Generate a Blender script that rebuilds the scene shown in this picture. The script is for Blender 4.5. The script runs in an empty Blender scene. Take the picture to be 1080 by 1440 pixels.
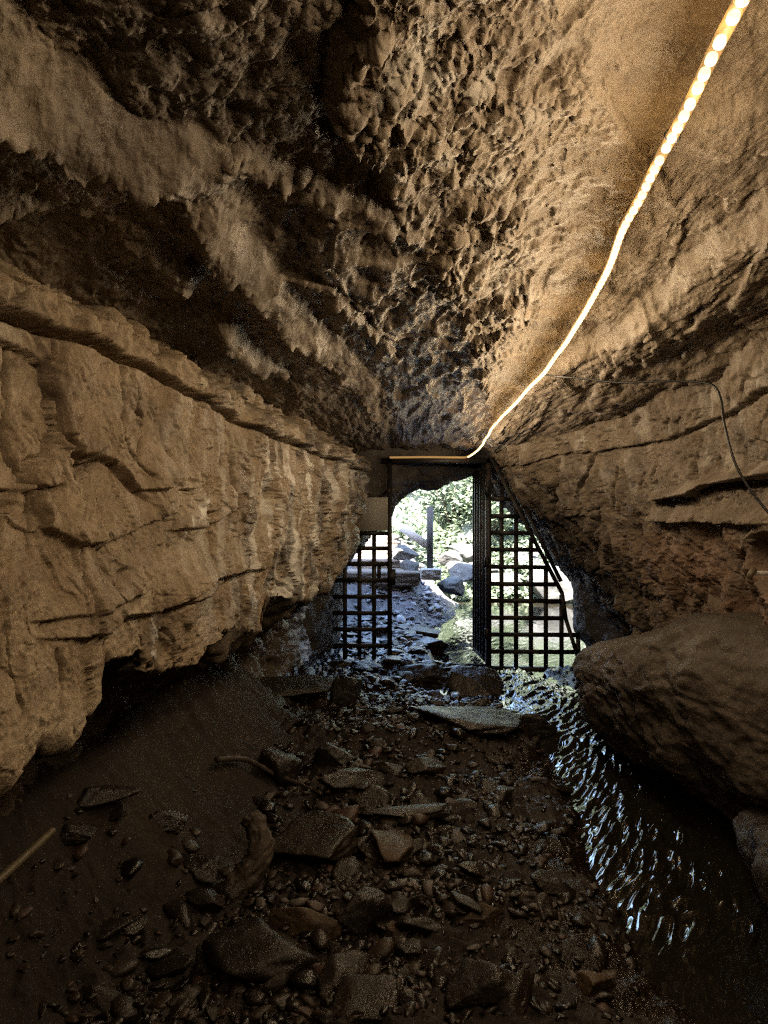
import bpy, math, random
import numpy as np

Q = 1.0                      # mesh density factor
F = 1040.0                   # focal length in photo pixels (photo 1080 x 1440)
CZ = 1.45                    # camera height above the gate sill
f32 = np.float32
random.seed(7)
rng = np.random.default_rng(11)
C = bpy.context.scene.collection
R = math.radians


def P3(u, v, Y):
    """a pixel of the photograph at depth Y, in metres"""
    return ((u - 540) / F * Y, Y, CZ + (720 - v) / F * Y)


# ------------------------------------------------------------------ noise
_perm = np.random.default_rng(3).permutation(256).astype(np.int32)
_perm = np.concatenate([_perm, _perm, _perm])
_g = np.random.default_rng(5).normal(size=(256, 3))
_g = (_g / np.linalg.norm(_g, axis=1)[:, None]).astype(f32)


def perlin(x, y, z):
    x = np.asarray(x, f32); y = np.asarray(y, f32); z = np.asarray(z, f32)
    x, y, z = np.broadcast_arrays(x, y, z)
    xi = np.floor(x).astype(np.int32); yi = np.floor(y).astype(np.int32); zi = np.floor(z).astype(np.int32)
    xf = x - xi; yf = y - yi; zf = z - zi
    fx = xf * xf * xf * (xf * (xf * 6 - 15) + 10)
    fy = yf * yf * yf * (yf * (yf * 6 - 15) + 10)
    fz = zf * zf * zf * (zf * (zf * 6 - 15) + 10)
    xi &= 255; yi &= 255; zi &= 255
    out = 0
    for i in (0, 1):
        a = _perm[xi + i]; wx = fx if i else 1 - fx
        for j in (0, 1):
            b = _perm[a + yi + j]; wy = wx * (fy if j else 1 - fy)
            for k in (0, 1):
                h = _perm[b + zi + k]
                g = _g[h]
                d = g[..., 0] * (xf - i) + g[..., 1] * (yf - j) + g[..., 2] * (zf - k)
                out = out + d * wy * (fz if k else 1 - fz)
    return out * 1.5


def fbm(x, y, z, octv=4, lac=2.03, gain=0.5):
    s = 0; a = 1.0; f = 1.0
    for o in range(octv):
        s = s + a * perlin(x * f + 17.3 * o, y * f + 5.1 * o, z * f + 9.7 * o)
        a *= gain; f *= lac
    return s


def ridged(x, y, z, octv=4, lac=2.1, gain=0.5):
    s = 0; a = 1.0; f = 1.0
    for o in range(octv):
        s = s + a * (1 - 2 * np.abs(perlin(x * f + 7.3 * o, y * f + 3.1 * o, z * f + 1.7 * o)))
        a *= gain; f *= lac
    return s


def _hash(ix, iy, seed):
    h = (ix.astype(np.uint32) * np.uint32(374761393)) ^ (iy.astype(np.uint32) * np.uint32(668265263)) ^ np.uint32((seed * 2246822519) & 0xffffffff)
    h = (h ^ (h >> np.uint32(13))) * np.uint32(1274126177)
    h ^= h >> np.uint32(16)
    h = h * np.uint32(2654435761)
    return h ^ (h >> np.uint32(15))


def worley(x, y, seed=1, jit=0.9):
    """F1, F2, offset from the cell's centre, three random numbers of the cell"""
    x = np.asarray(x, f32); y = np.asarray(y, f32)
    xi = np.floor(x).astype(np.int32); yi = np.floor(y).astype(np.int32)
    f1 = np.full(x.shape, 9, f32); f2 = f1.copy()
    bx = np.zeros_like(f1); by = np.zeros_like(f1); bh = np.zeros(x.shape, np.uint32)
    for i in (-1, 0, 1):
        for j in (-1, 0, 1):
            h = _hash(xi + i, yi + j, seed)
            px = xi + i + 0.5 + ((h & np.uint32(1023)).astype(f32) / 1023 - 0.5) * jit
            py = yi + j + 0.5 + (((h >> np.uint32(10)) & np.uint32(1023)).astype(f32) / 1023 - 0.5) * jit
            dx = x - px; dy = y - py
            d = np.sqrt(dx * dx + dy * dy)
            m = d < f1
            f2 = np.where(m, f1, np.minimum(f2, d))
            f1 = np.where(m, d, f1); bx = np.where(m, dx, bx); by = np.where(m, dy, by); bh = np.where(m, h, bh)
    h2 = _hash(bh.astype(np.int32), bh.astype(np.int32) >> 7, seed + 9)
    r = [((h2 >> np.uint32(s)) & np.uint32(1023)).astype(f32) / 511.5 - 1 for s in (0, 10, 20)]
    return f1, f2, bx, by, r


def facets(x, y, seed, tilt=0.7):
    """blocky rock: every cell its own offset and tilt, about -1..1; also the distance to the joint"""
    f1, f2, dx, dy, r = worley(x, y, seed)
    return 0.6 * r[0] + tilt * (r[1] * dx + r[2] * dy), f2 - f1


def ss(a, b, x):
    t = np.clip((x - a) / (b - a), 0, 1)
    return t * t * (3 - 2 * t)


def terrace(n, w=0.10):
    """spalled rock: flat treads with sharp risers"""
    k = np.floor(n); f = n - k
    return k + ss(0.5 - w, 0.5 + w, f) + 0.25 * (f - 0.5)


def pdist(X, Y, pts):
    """distance to a polyline and the signed side (positive = right of its direction)"""
    X = np.asarray(X, f32); Y = np.asarray(Y, f32)
    best = np.full(X.shape, 1e9, f32); side = np.zeros(X.shape, f32); par = np.zeros(X.shape, f32)
    n = len(pts) - 1
    for i in range(n):
        (ax, ay), (bx, by) = pts[i], pts[i + 1]
        ex, ey = bx - ax, by - ay
        L2 = ex * ex + ey * ey + 1e-12
        t0 = ((X - ax) * ex + (Y - ay) * ey) / L2
        t = np.clip(t0, 0, 1)
        qx = X - (ax + t * ex); qy = Y - (ay + t * ey)
        d = qx * qx + qy * qy
        m = d < best - 1e-9
        best = np.where(m, d, best)
        side = np.where(m, -(ex * (Y - ay) - ey * (X - ax)), side)
        par = np.where(m, (i + t) / n, par)
    best = np.sqrt(best)
    return best, np.where(side >= 0, best, -best), par


# ------------------------------------------------------------------ meshes
def mesh_from(name, V, faces, smooth=True):
    V = np.ascontiguousarray(V, f32).reshape(-1, 3)
    me = bpy.data.meshes.new(name)
    fa = np.ascontiguousarray(faces, np.int32)
    n, k = fa.shape
    me.vertices.add(len(V)); me.vertices.foreach_set('co', V.ravel())
    me.loops.add(n * k); me.loops.foreach_set('vertex_index', fa.ravel())
    me.polygons.add(n); me.polygons.foreach_set('loop_start', np.arange(0, n * k, k, dtype=np.int32))
    me.update(calc_edges=True)
    if smooth:
        me.polygons.foreach_set('use_smooth', np.ones(n, bool))
    me.validate()
    return me


def attr(me, name, vals):
    a = me.attributes.new(name, 'FLOAT', 'POINT')
    a.data.foreach_set('value', np.ascontiguousarray(vals, f32).ravel())


def grid_faces(n, m, flip=False):
    i = np.arange((n - 1) * (m - 1))
    r, c = i // (m - 1), i % (m - 1)
    a = r * m + c
    q = np.stack([a, a + 1, a + m + 1, a + m], 1)
    return q[:, ::-1] if flip else q


def link(name, me, mat, parent=None):
    o = bpy.data.objects.new(name, me)
    C.objects.link(o)
    if mat is not None and len(me.materials) == 0:
        me.materials.append(mat)
    if parent is not None:
        o.parent = parent
    return o


def tag(o, label=None, cat=None, group=None, kind=None):
    if label: o['label'] = label
    if cat: o['category'] = cat
    if group: o['group'] = group
    if kind: o['kind'] = kind
    return o


def empty(name, loc, label, cat, group=None):
    o = bpy.data.objects.new(name, None)
    C.objects.link(o); o.location = loc
    return tag(o, label, cat, group)


def normals(P):
    a = np.gradient(P, axis=0); b = np.gradient(P, axis=1)
    n = np.cross(a, b)
    return n / (np.linalg.norm(n, axis=2, keepdims=True) + 1e-9)


class MB:
    """collects boxes, bars and tubes for one mesh"""
    def __init__(s): s.v = []; s.f4 = []; s.n = 0

    def add(s, v, f):
        s.v.append(np.asarray(v, f32)); s.f4 += [tuple(i + s.n for i in q) for q in f]; s.n += len(v)

    def bar(s, a, b, w, d, up=(0, 0, 1)):
        """a straight bar from a to b, w wide across UP, d deep, with small chamfers"""
        a = np.array(a, float); b = np.array(b, float)
        t = b - a; t /= np.linalg.norm(t)
        up = np.array(up, float)
        if abs(t @ up) > 0.95: up = np.array((1.0, 0, 0))
        x = np.cross(t, up); x /= np.linalg.norm(x); y = np.cross(x, t)
        c = min(w, d) * 0.12
        ring = [(-w/2 + c, -d/2), (w/2 - c, -d/2), (w/2, -d/2 + c), (w/2, d/2 - c), (w/2 - c, d/2), (-w/2 + c, d/2), (-w/2, d/2 - c), (-w/2, -d/2 + c)]
        v = [a + x * p + y * q for p, q in ring] + [b + x * p + y * q for p, q in ring]
        f = [(i, (i + 1) % 8, 8 + (i + 1) % 8, 8 + i) for i in range(8)]
        f += [(0, 7, 6, 5), (0, 5, 4, 1), (1, 4, 3, 2), (8, 9, 12, 13), (8, 13, 14, 15), (9, 10, 11, 12)]
        s.add(v, f); return s

    def tube(s, pts, r, seg=10, rf=None):
        pts = np.array(pts, float); n = len(pts)
        T = np.gradient(pts, axis=0); T /= np.linalg.norm(T, axis=1)[:, None]
        up = np.array((0.13, 0.1, 1.0)); v = []
        for i in range(n):
            x = np.cross(T[i], up)
            if np.linalg.norm(x) < 0.05: x = np.cross(T[i], (1, 0, 0))
            x /= np.linalg.norm(x); y = np.cross(x, T[i])
            rr = r if rf is None else r * rf(i / (n - 1), i)
            for k in range(seg):
                an = 2 * math.pi * k / seg
                v.append(pts[i] + rr * (math.cos(an) * x + math.sin(an) * y))
        f = []
        for i in range(n - 1):
            for k in range(seg):
                k2 = (k + 1) % seg
                f.append((i * seg + k, i * seg + k2, (i + 1) * seg + k2, (i + 1) * seg + k))
        v += [pts[0], pts[-1]]
        for k in range(0, seg, 2):
            f.append((n * seg, (k + 2) % seg, k + 1, k))
            q = (n - 1) * seg
            f.append((n * seg + 1, q + k, q + k + 1, q + (k + 2) % seg))
        s.add(v, f); return s

    def build(s, name, mat, parent=None, smooth=False):
        me = mesh_from(name, np.concatenate(s.v), np.array(s.f4), smooth)
        return link(name, me, mat, parent)


def catmull(pts, n):
    pts = np.array(pts, float)
    p = np.concatenate([[2 * pts[0] - pts[1]], pts, [2 * pts[-1] - pts[-2]]])
    out = []
    m = len(pts) - 1
    for t in np.linspace(0, m - 1e-6, n):
        i = int(t); u = t - i
        a, b, c, d = p[i], p[i + 1], p[i + 2], p[i + 3]
        out.append(0.5 * (2 * b + (c - a) * u + (2 * a - 5 * b + 4 * c - d) * u * u + (3 * b - a - 3 * c + d) * u ** 3))
    return np.array(out)


# ------------------------------------------------------------------ materials
class NT:
    def __init__(s, name):
        s.m = bpy.data.materials.new(name); s.m.use_nodes = True
        s.t = s.m.node_tree; s.t.nodes.clear()
        s.out = s.n('ShaderNodeOutputMaterial')
        s.b = s.n('ShaderNodeBsdfPrincipled')
        s.l(s.b.outputs[0], s.out.inputs['Surface'])
        s.pos = s.n('ShaderNodeNewGeometry').outputs['Position']

    def n(s, t, **k):
        o = s.t.nodes.new(t)
        for a, v in k.items(): setattr(o, a, v)
        return o

    def l(s, a, b): s.t.links.new(a, b)

    def put(s, v, sock):
        if isinstance(v, bpy.types.NodeSocket): s.l(v, sock)
        elif isinstance(v, (tuple, list)): sock.default_value = (*v, 1)[:4] if sock.type == 'RGBA' else v
        else: sock.default_value = v

    def noise(s, scale, detail=5, rough=0.55, vec=None, dist=0.0):
        o = s.n('ShaderNodeTexNoise')
        o.inputs['Scale'].default_value = scale; o.inputs['Detail'].default_value = detail
        o.inputs['Roughness'].default_value = rough; o.inputs['Distortion'].default_value = dist
        s.l(vec or s.pos, o.inputs['Vector'])
        return o.outputs['Fac']

    def vor(s, scale, feature='F1', vec=None):
        o = s.n('ShaderNodeTexVoronoi', feature=feature)
        o.inputs['Scale'].default_value = scale
        s.l(vec or s.pos, o.inputs['Vector'])
        return o.outputs['Distance']

    def stretch(s, sc):
        o = s.n('ShaderNodeMapping'); o.inputs['Scale'].default_value = sc
        s.l(s.pos, o.inputs['Vector']); return o.outputs[0]

    def attr(s, name): return s.n('ShaderNodeAttribute', attribute_name=name).outputs['Fac']

    def ramp(s, f, *stops):
        o = s.n('ShaderNodeValToRGB'); e = o.color_ramp.elements
        while len(e) < len(stops): e.new(0.5)
        for q, (p, c) in zip(e, stops):
            q.position = p; q.color = (*c, 1) if len(c) == 3 else c
        s.put(f, o.inputs[0]); return o.outputs[0]

    def rng(s, f, a, b, c=0.0, d=1.0):
        o = s.n('ShaderNodeMapRange'); s.put(f, o.inputs[0])
        for i, q in enumerate((a, b, c, d)): o.inputs[i + 1].default_value = q
        return o.outputs[0]

    def mix(s, f, a, b):
        o = s.n('ShaderNodeMix', data_type='RGBA')
        s.put(f, o.inputs[0]); s.put(a, o.inputs[6]); s.put(b, o.inputs[7]); return o.outputs[2]

    def math(s, op, a, b=0.0):
        o = s.n('ShaderNodeMath', operation=op); s.put(a, o.inputs[0]); s.put(b, o.inputs[1]); return o.outputs[0]

    def bump(s, h, dist, strength=1.0, nrm=None):
        o = s.n('ShaderNodeBump'); o.inputs['Distance'].default_value = dist; o.inputs['Strength'].default_value = strength
        s.put(h, o.inputs['Height'])
        if nrm: s.l(nrm, o.inputs['Normal'])
        return o.outputs[0]

    def fin(s, col, rough, nrm=None, spec=0.4, metal=0.0):
        s.put(col, s.b.inputs['Base Color']); s.put(rough, s.b.inputs['Roughness'])
        s.b.inputs['Specular IOR Level'].default_value = spec; s.b.inputs['Metallic'].default_value = metal
        if nrm: s.l(nrm, s.b.inputs['Normal'])
        return s.m


def rock_mat(name, c0, c1, c2, calcite=False, rough=(0.55, 0.85), bump=0.006, red=False, wet=False):
    n = NT(name)
    big = n.noise(2.2, 5, 0.6, dist=0.4)
    fine = n.noise(34, 6, 0.65)
    col = n.ramp(big, (0.3, c0), (0.5, c1), (0.7, c2))
    col = n.mix(n.rng(fine, 0.38, 0.62), col, n.mix(0.45, col, (c0[0] * 0.5, c0[1] * 0.48, c0[2] * 0.46)))
    speck = n.noise(140, 3, 0.6)
    col = n.mix(n.rng(speck, 0.6, 0.72, 0, 0.5), col, (c2[0] * 1.25, c2[1] * 1.25, c2[2] * 1.25))
    if red:
        col = n.mix(n.rng(n.attr('red'), 0, 1, 0, 0.8), col, (0.16, 0.075, 0.045))
    if calcite:
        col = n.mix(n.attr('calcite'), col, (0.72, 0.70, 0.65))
        col = n.mix(n.attr('dark_tone'), col, (0.07, 0.055, 0.042))  # mask mixes the rock towards dark brown
    h = n.math('ADD', n.noise(45, 8, 0.68), n.math('MULTIPLY', n.vor(70), 0.35))
    nr = n.bump(h, bump, 0.9)
    ro = n.rng(n.noise(9, 3), 0.35, 0.65, *rough)
    if wet:
        ro = n.math('SUBTRACT', ro, n.math('MULTIPLY', n.attr('wet'), 0.27))
    return n.fin(col, ro, nr, 0.5 if wet else 0.35)


M = {}
M['wall'] = rock_mat('limestone_wall', (0.18, 0.124, 0.075), (0.325, 0.25, 0.165), (0.45, 0.375, 0.275), calcite=True, wet=True)
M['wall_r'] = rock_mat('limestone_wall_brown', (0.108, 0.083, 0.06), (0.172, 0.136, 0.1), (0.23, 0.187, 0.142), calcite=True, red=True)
M['ceil'] = rock_mat('limestone_ceiling', (0.128, 0.096, 0.066), (0.19, 0.15, 0.106), (0.245, 0.2, 0.147), calcite=True, rough=(0.45, 0.75), wet=True)
M['boulder'] = rock_mat('boulder_stone', (0.045, 0.036, 0.029), (0.078, 0.062, 0.049), (0.12, 0.097, 0.077))
M['dark_rock'] = rock_mat('dark_wet_rock', (0.014, 0.012, 0.0105), (0.026, 0.021, 0.018), (0.04, 0.034, 0.029), rough=(0.25, 0.5))
M['out_rock'] = rock_mat('weathered_outside_rock', (0.045, 0.045, 0.042), (0.075, 0.074, 0.069), (0.12, 0.118, 0.11))


def ground_mat():
    n = NT('cave_ground')
    sand = n.ramp(n.noise(6, 6, 0.65), (0.3, (0.015, 0.0098, 0.006)), (0.7, (0.032, 0.021, 0.013)))
    mud = n.ramp(n.noise(9, 6, 0.6), (0.3, (0.0085, 0.0055, 0.0038)), (0.7, (0.021, 0.013, 0.0085)))
    out = n.ramp(n.noise(5, 6, 0.6), (0.3, (0.055, 0.05, 0.052)), (0.7, (0.12, 0.115, 0.115)))
    col = n.mix(n.attr('sand'), mud, sand)
    col = n.mix(n.attr('outside'), col, out)
    col = n.mix(n.attr('moss'), col, (0.125, 0.14, 0.11))
    h = n.math('ADD', n.noise(60, 8, 0.7), n.math('MULTIPLY', n.vor(55), 0.5))
    nr = n.bump(h, 0.008, 0.8)
    ro = n.rng(n.attr('wet'), 0, 1, 0.82, 0.14)
    return n.fin(col, ro, nr, 0.4)


M['ground'] = ground_mat()


def stone_mat(name, c0, c1, rough=(0.25, 0.65)):
    n = NT(name)
    inf = n.n('ShaderNodeObjectInfo').outputs['Random']
    tc = n.n('ShaderNodeTexCoord').outputs['Object']
    vec = n.n('ShaderNodeVectorMath', operation='ADD')
    n.l(tc, vec.inputs[0]); n.l(n.math('MULTIPLY', inf, 37.0), vec.inputs[1])
    v = n.pos
    col = n.ramp(n.noise(14, 6, 0.65, v), (0.3, c0), (0.7, c1))
    col = n.mix(n.rng(inf, 0, 1, 0, 0.55), col, (c0[0] * 0.6, c0[1] * 0.55, c0[2] * 0.5))
    nr = n.bump(n.noise(70, 7, 0.65), 0.005, 0.9)
    return n.fin(col, n.rng(n.noise(11, 3), 0.35, 0.65, *rough), nr, 0.45)


M['stone'] = stone_mat('brown_cave_stone', (0.011, 0.0075, 0.005), (0.03, 0.02, 0.0125))
M['stone_dark'] = stone_mat('wet_dark_stone', (0.012, 0.0095, 0.008), (0.03, 0.023, 0.018), (0.22, 0.5))
M['stone_pale'] = stone_mat('ochre_stone', (0.045, 0.029, 0.016), (0.09, 0.058, 0.033), (0.4, 0.75))


def gravel_mat():
    n = NT('gravel_pebbles')
    r = n.attr('rnd')
    col = n.ramp(r, (0.0, (0.006, 0.0045, 0.004)), (0.4, (0.012, 0.008, 0.006)), (0.7, (0.02, 0.0125, 0.008)), (0.86, (0.032, 0.021, 0.013)), (0.95, (0.045, 0.02, 0.013)), (1.0, (0.10, 0.092, 0.085)))
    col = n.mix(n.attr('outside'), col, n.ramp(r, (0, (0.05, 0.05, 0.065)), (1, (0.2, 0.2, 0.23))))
    nr = n.bump(n.noise(120, 4), 0.003, 0.8)
    return n.fin(col, n.math('MULTIPLY', n.rng(r, 0, 1, 0.22, 0.55), n.rng(n.attr('wet'), 0, 1, 1.0, 0.5)), nr, 0.5)


M['gravel'] = gravel_mat()


def water_mat():
    n = NT('stream_water')
    nr = n.bump(n.noise(30, 3, 0.5, n.stretch((1.0, 0.6, 1))), 0.0015, 0.6)
    m = n.fin((0.02, 0.017, 0.012), 0.04, nr, 0.6)
    n.b.inputs['IOR'].default_value = 1.5
    n.b.inputs['Transmission Weight'].default_value = 0.35
    return m


M['water'] = water_mat()


def simple(name, col, rough, metal=0.0, bump=0.0, bs=60, var=0.3):
    n = NT(name)
    c = n.mix(n.rng(n.noise(bs * 0.4, 5, 0.65), 0.3, 0.7), tuple(k * (1 - var) for k in col), tuple(k * (1 + var) for k in col))
    nr = n.bump(n.noise(bs, 5, 0.6), bump, 0.8) if bump else None
    return n.fin(c, rough, nr, 0.4, metal)


def iron_mat():
    n = NT('painted_gate_iron')
    rust = n.rng(n.noise(16, 6, 0.7), 0.52, 0.68)
    col = n.mix(rust, (0.006, 0.006, 0.0065), (0.035, 0.016, 0.008))
    return n.fin(col, n.rng(rust, 0, 1, 0.5, 0.9), n.bump(n.noise(90, 5), 0.002, 0.8), 0.35)


M['iron'] = iron_mat()
M['board'] = simple('grey_notice_board', (0.24, 0.23, 0.21), 0.6, 0.0, 0.001, 30, 0.08)
M['cable'] = simple('black_cable', (0.012, 0.012, 0.012), 0.5)
M['wood'] = simple('driftwood', (0.06, 0.045, 0.033), 0.65, 0, 0.006, 40, 0.4)
M['pole'] = simple('pale_pole', (0.1, 0.078, 0.045), 0.5, 0, 0.002, 40, 0.15)
M['post'] = simple('grey_post_wood', (0.1, 0.095, 0.09), 0.7, 0, 0.004, 50, 0.25)
M['plank'] = simple('pale_bleached_plank', (0.5, 0.47, 0.43), 0.7, 0, 0.004, 40, 0.12)
M['concrete'] = simple('concrete', (0.36, 0.34, 0.31), 0.85, 0, 0.005, 60, 0.2)
M['step'] = simple('step_stone', (0.13, 0.11, 0.09), 0.85, 0, 0.008, 30, 0.25)
M['pipe'] = simple('grey_pipe', (0.4, 0.38, 0.36), 0.5, 0, 0.001, 40, 0.1)


def leaf_mat():
    n = NT('leaves')
    r = n.attr('rnd')
    col = n.ramp(r, (0.0, (0.085, 0.115, 0.07)), (0.5, (0.175, 0.215, 0.135)), (1.0, (0.29, 0.32, 0.235)))
    m = n.fin(col, 0.5, None, 0.4)
    tr = n.n('ShaderNodeBsdfTranslucent'); n.l(col, tr.inputs[0])
    mx = n.n('ShaderNodeMixShader'); mx.inputs[0].default_value = 0.5
    n.l(n.b.outputs[0], mx.inputs[1]); n.l(tr.outputs[0], mx.inputs[2]); n.l(mx.outputs[0], n.out.inputs['Surface'])
    return m


M['leaf'] = leaf_mat()


def emit(name, col, st):
    n = NT(name)
    n.b.inputs['Emission Color'].default_value = (*col, 1)
    n.b.inputs['Emission Strength'].default_value = st
    return n.fin((0.3, 0.2, 0.09), 0.4)


M['led'] = emit('lit_led', (1.0, 0.78, 0.48), 0.18)
M['tube'] = emit('amber_tube', (1.0, 0.6, 0.22), 0.026)
def clear_sleeve(m):
    # a clear plastic sleeve: most light passes straight through it
    t = m.node_tree; out = next(q for q in t.nodes if q.type == 'OUTPUT_MATERIAL'); b = next(q for q in t.nodes if q.type == 'BSDF_PRINCIPLED')
    tr = t.nodes.new('ShaderNodeBsdfTransparent'); tr.inputs[0].default_value = (1, 0.9, 0.72, 1)
    mx = t.nodes.new('ShaderNodeMixShader'); mx.inputs[0].default_value = 0.42
    t.links.new(tr.outputs[0], mx.inputs[1]); t.links.new(b.outputs[0], mx.inputs[2]); t.links.new(mx.outputs[0], out.inputs['Surface'])


clear_sleeve(M['tube'])
M['led'].cycles.emission_sampling = 'NONE'; M['tube'].cycles.emission_sampling = 'NONE'


# ------------------------------------------------------------------ ground
STREAM = [(1.02, 9.5), (1.05, 8.0), (1.12, 7.0), (1.22, 6.0), (1.27, 4.9), (1.25, 3.9), (1.15, 3.1), (1.2, 2.4), (1.3, 1.0), (1.3, -4)]


def floor_z(x, y, fine=True):
    x = np.asarray(x, f32); y = np.asarray(y, f32)
    x, y = np.broadcast_arrays(x, y)
    inside = 1 - ss(8.0, 9.4, y)
    # cave: sandy bank on the left, rubble in the middle, channel on the right
    edge = -0.62 + 0.07 * perlin(x * 0.0, y * 1.3, 0.3) - 0.25 * ss(2.9, 2.2, y)
    bank = ss(0.12, -0.55, x - edge) * 0.42 * (1 - ss(4.8, 6.4, y)) * ss(0.3, 2.4, y) + ss(0.0, -0.6, x + 0.75) * 0.15 * inside
    mid = 0.05 * np.exp(-((x - 0.15) / 0.6) ** 2)
    d, _, _ = pdist(x, y, STREAM)
    chan = -0.13 * ss(0.42, 0.14, d) - 0.035 * ss(0.95, 0.3, d)
    rightb = 0.5 * ss(0.35, 0.9, x - 1.25) * inside * (1 - ss(5.9, 6.9, y))
    bar = 0.10 * np.exp(-((x - 0.72) / 0.34) ** 2 - ((y - 5.0) / 0.22) ** 2) + 0.06 * np.exp(-((x - 0.2) / 0.6) ** 2 - ((y - 4.55) / 0.3) ** 2)
    z = bank + mid + chan + rightb + bar - 0.13 * np.exp(-((x - 0.38) / 0.42) ** 2 - ((y - 6.1) / 0.5) ** 2)
    # outside: gully rising to the left and back
    up = ss(8.9, 13.0, y) * 0.95 * ss(1.35, 0.2, x) + ss(0.2, -2.5, x) * ss(8.8, 10.5, y) * 1.3
    pool = -0.14 * ss(0.38, 0.62, x) * ss(6.9, 7.35, y) * (1 - ss(12.4, 13.6, y)) * ss(5.0, 3.6, x)
    hill = np.maximum(0, y - 12.8 + 0.5 * perlin(x * 0.4, y * 0.2, 4.4)) * (0.30 + 0.80 * ss(0.5, 2.0, x)) * (1 - 0.5 * ss(16, 26, y)) + ss(3.2, 5.5, x) * ss(9, 11, y) * 2.4 + ss(-2.2, -5, x) * ss(9, 10, y) * 3
    z = z + (up + pool) * (1 - inside) + hill + pool * inside
    if fine:
        calm = ss(0.3, 0.7, x) * ss(4.2, 3.6, y) * inside
        rub = (1 - ss(-0.45, -0.75, x) * ss(6, 5.2, y) * ss(2.3, 2.8, y)) * (1 - 0.75 * calm)
        z = z + rub * (0.03 * fbm(x * 3.1, y * 3.1, 0.5, 3) + 0.022 * ridged(x * 9, y * 9, 2.2, 3)) + 0.011 * fbm(x * 11, y * 11, 7.7, 4) + 0.02 * fbm(x * 2.2, y * 2.2, 3.3, 2) + rub * 0.012 * terrace(2.4 * fbm(x * 2.8, y * 2.8, 43.0, 4), 0.1) + (1 - rub) * (0.028 * fbm(x * 5, y * 4, 45.0, 4) + 0.012 * np.abs(perlin(x * 9, y * 8, 47.0)) + 0.006 * ridged(x * 22, y * 22, 46.0, 3) + 0.03 * ss(0.5, 0.1, worley(x * 7 + 0.5 * perlin(x * 5, y * 5, 2), y * 6, 88)[0]) * ss(-0.1, 0.3, perlin(x * 2.5, y * 2.5, 48.0)))
        s2 = ss(9.5, 14, y)
        z = z + s2 * (0.12 * fbm(x * 1.2, y * 1.2, 8, 4))
    return z


def build_ground():
    v = np.linspace(1500, 890, int(520 * Q))
    Yi = F * CZ / (v - 720)
    Yi = np.concatenate([[-4.2, -3, -2, -1, 0, 0.6, 1.0, 1.4, 1.7], Yi[Yi > 1.85], np.geomspace(Yi[-1] * 1.01, 13, int(110 * Q)), np.geomspace(13.2, 90, 90)])
    n = int(520 * Q)
    c = np.linspace(-1, 1, n)
    half = np.where(Yi < 9, np.clip(0.62 * np.abs(Yi) + 0.35, 1.7, 3.2), 3.2 + (Yi - 9) * 1.5)
    cen = np.where(Yi < 9, 0.35, 0.6)
    Y = np.repeat(Yi[:, None], n, 1)
    X = cen[:, None] + half[:, None] * (c[None, :] * (0.75 + 0.25 * c[None, :] ** 2))
    Z = floor_z(X, Y)
    P = np.stack([X, Y, Z], 2)
    me = mesh_from('ground', P, grid_faces(len(Yi), n, flip=False))
    sand = ss(0.05, 0.22, Z + 0.07 * fbm(X * 5, Y * 5, 1.1, 4)) * ss(-0.35, -0.6, X) * ss(2.3, 2.8, Y + 0.3 * fbm(X * 4, Y * 4, 3, 3)) * (1 - ss(5.2, 6.4, Y))
    out = ss(8.4, 9.8, Y + 0.5 * fbm(X * 3, Y * 3, 6, 3))
    wet = np.clip(ss(0.1, -0.02, Z) * (0.35 + 0.65 * ss(-0.15, 0.25, fbm(X * 2.5, Y * 2.5, 5.5, 3))) + ss(4.4, 5.6, Y) * (1 - out) * 0.8, 0, 1) * (1 - sand * 0.9)
    attr(me, 'sand', sand); attr(me, 'outside', out); attr(me, 'wet', wet); attr(me, 'moss', ss(12.0, 13.2, Y + 0.8 * fbm(X * 1.5, Y * 1.5, 9, 3)))
    o = link('ground', me, M['ground'])
    tag(o, 'dark muddy cave floor with a sandy bank, rising outside', 'ground', kind='structure')


build_ground()


def build_water():
    # one sheet; it shows wherever the bed lies lower than the water
    v = np.linspace(1440, 880, int(420 * Q))
    Yi = F * (CZ + 0.05) / (v - 720)
    Yi = np.concatenate([Yi, np.linspace(Yi[-1] + 0.05, 13.2, 60)])
    n = int(420 * Q)
    cx = np.interp(Yi, [1.5, 2.5, 3.1, 4, 4.9, 6, 7, 8, 9.5, 13], [1.28, 1.22, 1.17, 1.25, 1.2, 0.95, 1.0, 1.6, 2.0, 2.4])
    hw = np.interp(Yi, [1.5, 4, 5, 6, 7, 8, 9, 13], [0.62, 0.66, 0.8, 1.1, 1.1, 1.2, 1.5, 2.0])
    c = np.linspace(-1, 1, n)
    Y = np.repeat(Yi[:, None], n, 1)
    X = cx[:, None] + hw[:, None] * c[None, :]
    d, sd, _ = pdist(X, Y, STREAM)
    rip = ss(0.34, 0.1, np.abs(d)) * ss(2.2, 3.0, Y) * (1 - 0.85 * ss(7.0, 8.2, Y)) + 0.10
    a = X * 0.82 - Y * 0.58 + 0.05 * perlin(X * 3, Y * 3, 6.0); b = X * 0.58 + Y * 0.82
    w = ridged(a * 17, b * 4.6, 0.4, 2) * 0.019 + perlin(a * 36, b * 9, 1.2) * 0.0075 + perlin(X * 6, Y * 6, 3.2) * 0.006
    tilt = 0.13 * np.clip(X - np.interp(Y, [2, 3.1, 3.9, 4.9, 6, 7], [1.2, 1.15, 1.25, 1.27, 1.22, 1.12]), -0.35, 0.35) * ss(2.3, 3.0, Y) * (1 - ss(5.6, 6.6, Y))
    Z = -0.052 + tilt + w * rip + 0.012 * ss(3, 7, Y)
    P = np.stack([X, Y, Z], 2)
    o = link('stream_water', mesh_from('stream_water', P, grid_faces(len(Yi), n)), M['water'])
    tag(o, 'shallow rippling stream along the right of the cave', 'water', kind='structure')


build_water()

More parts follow.
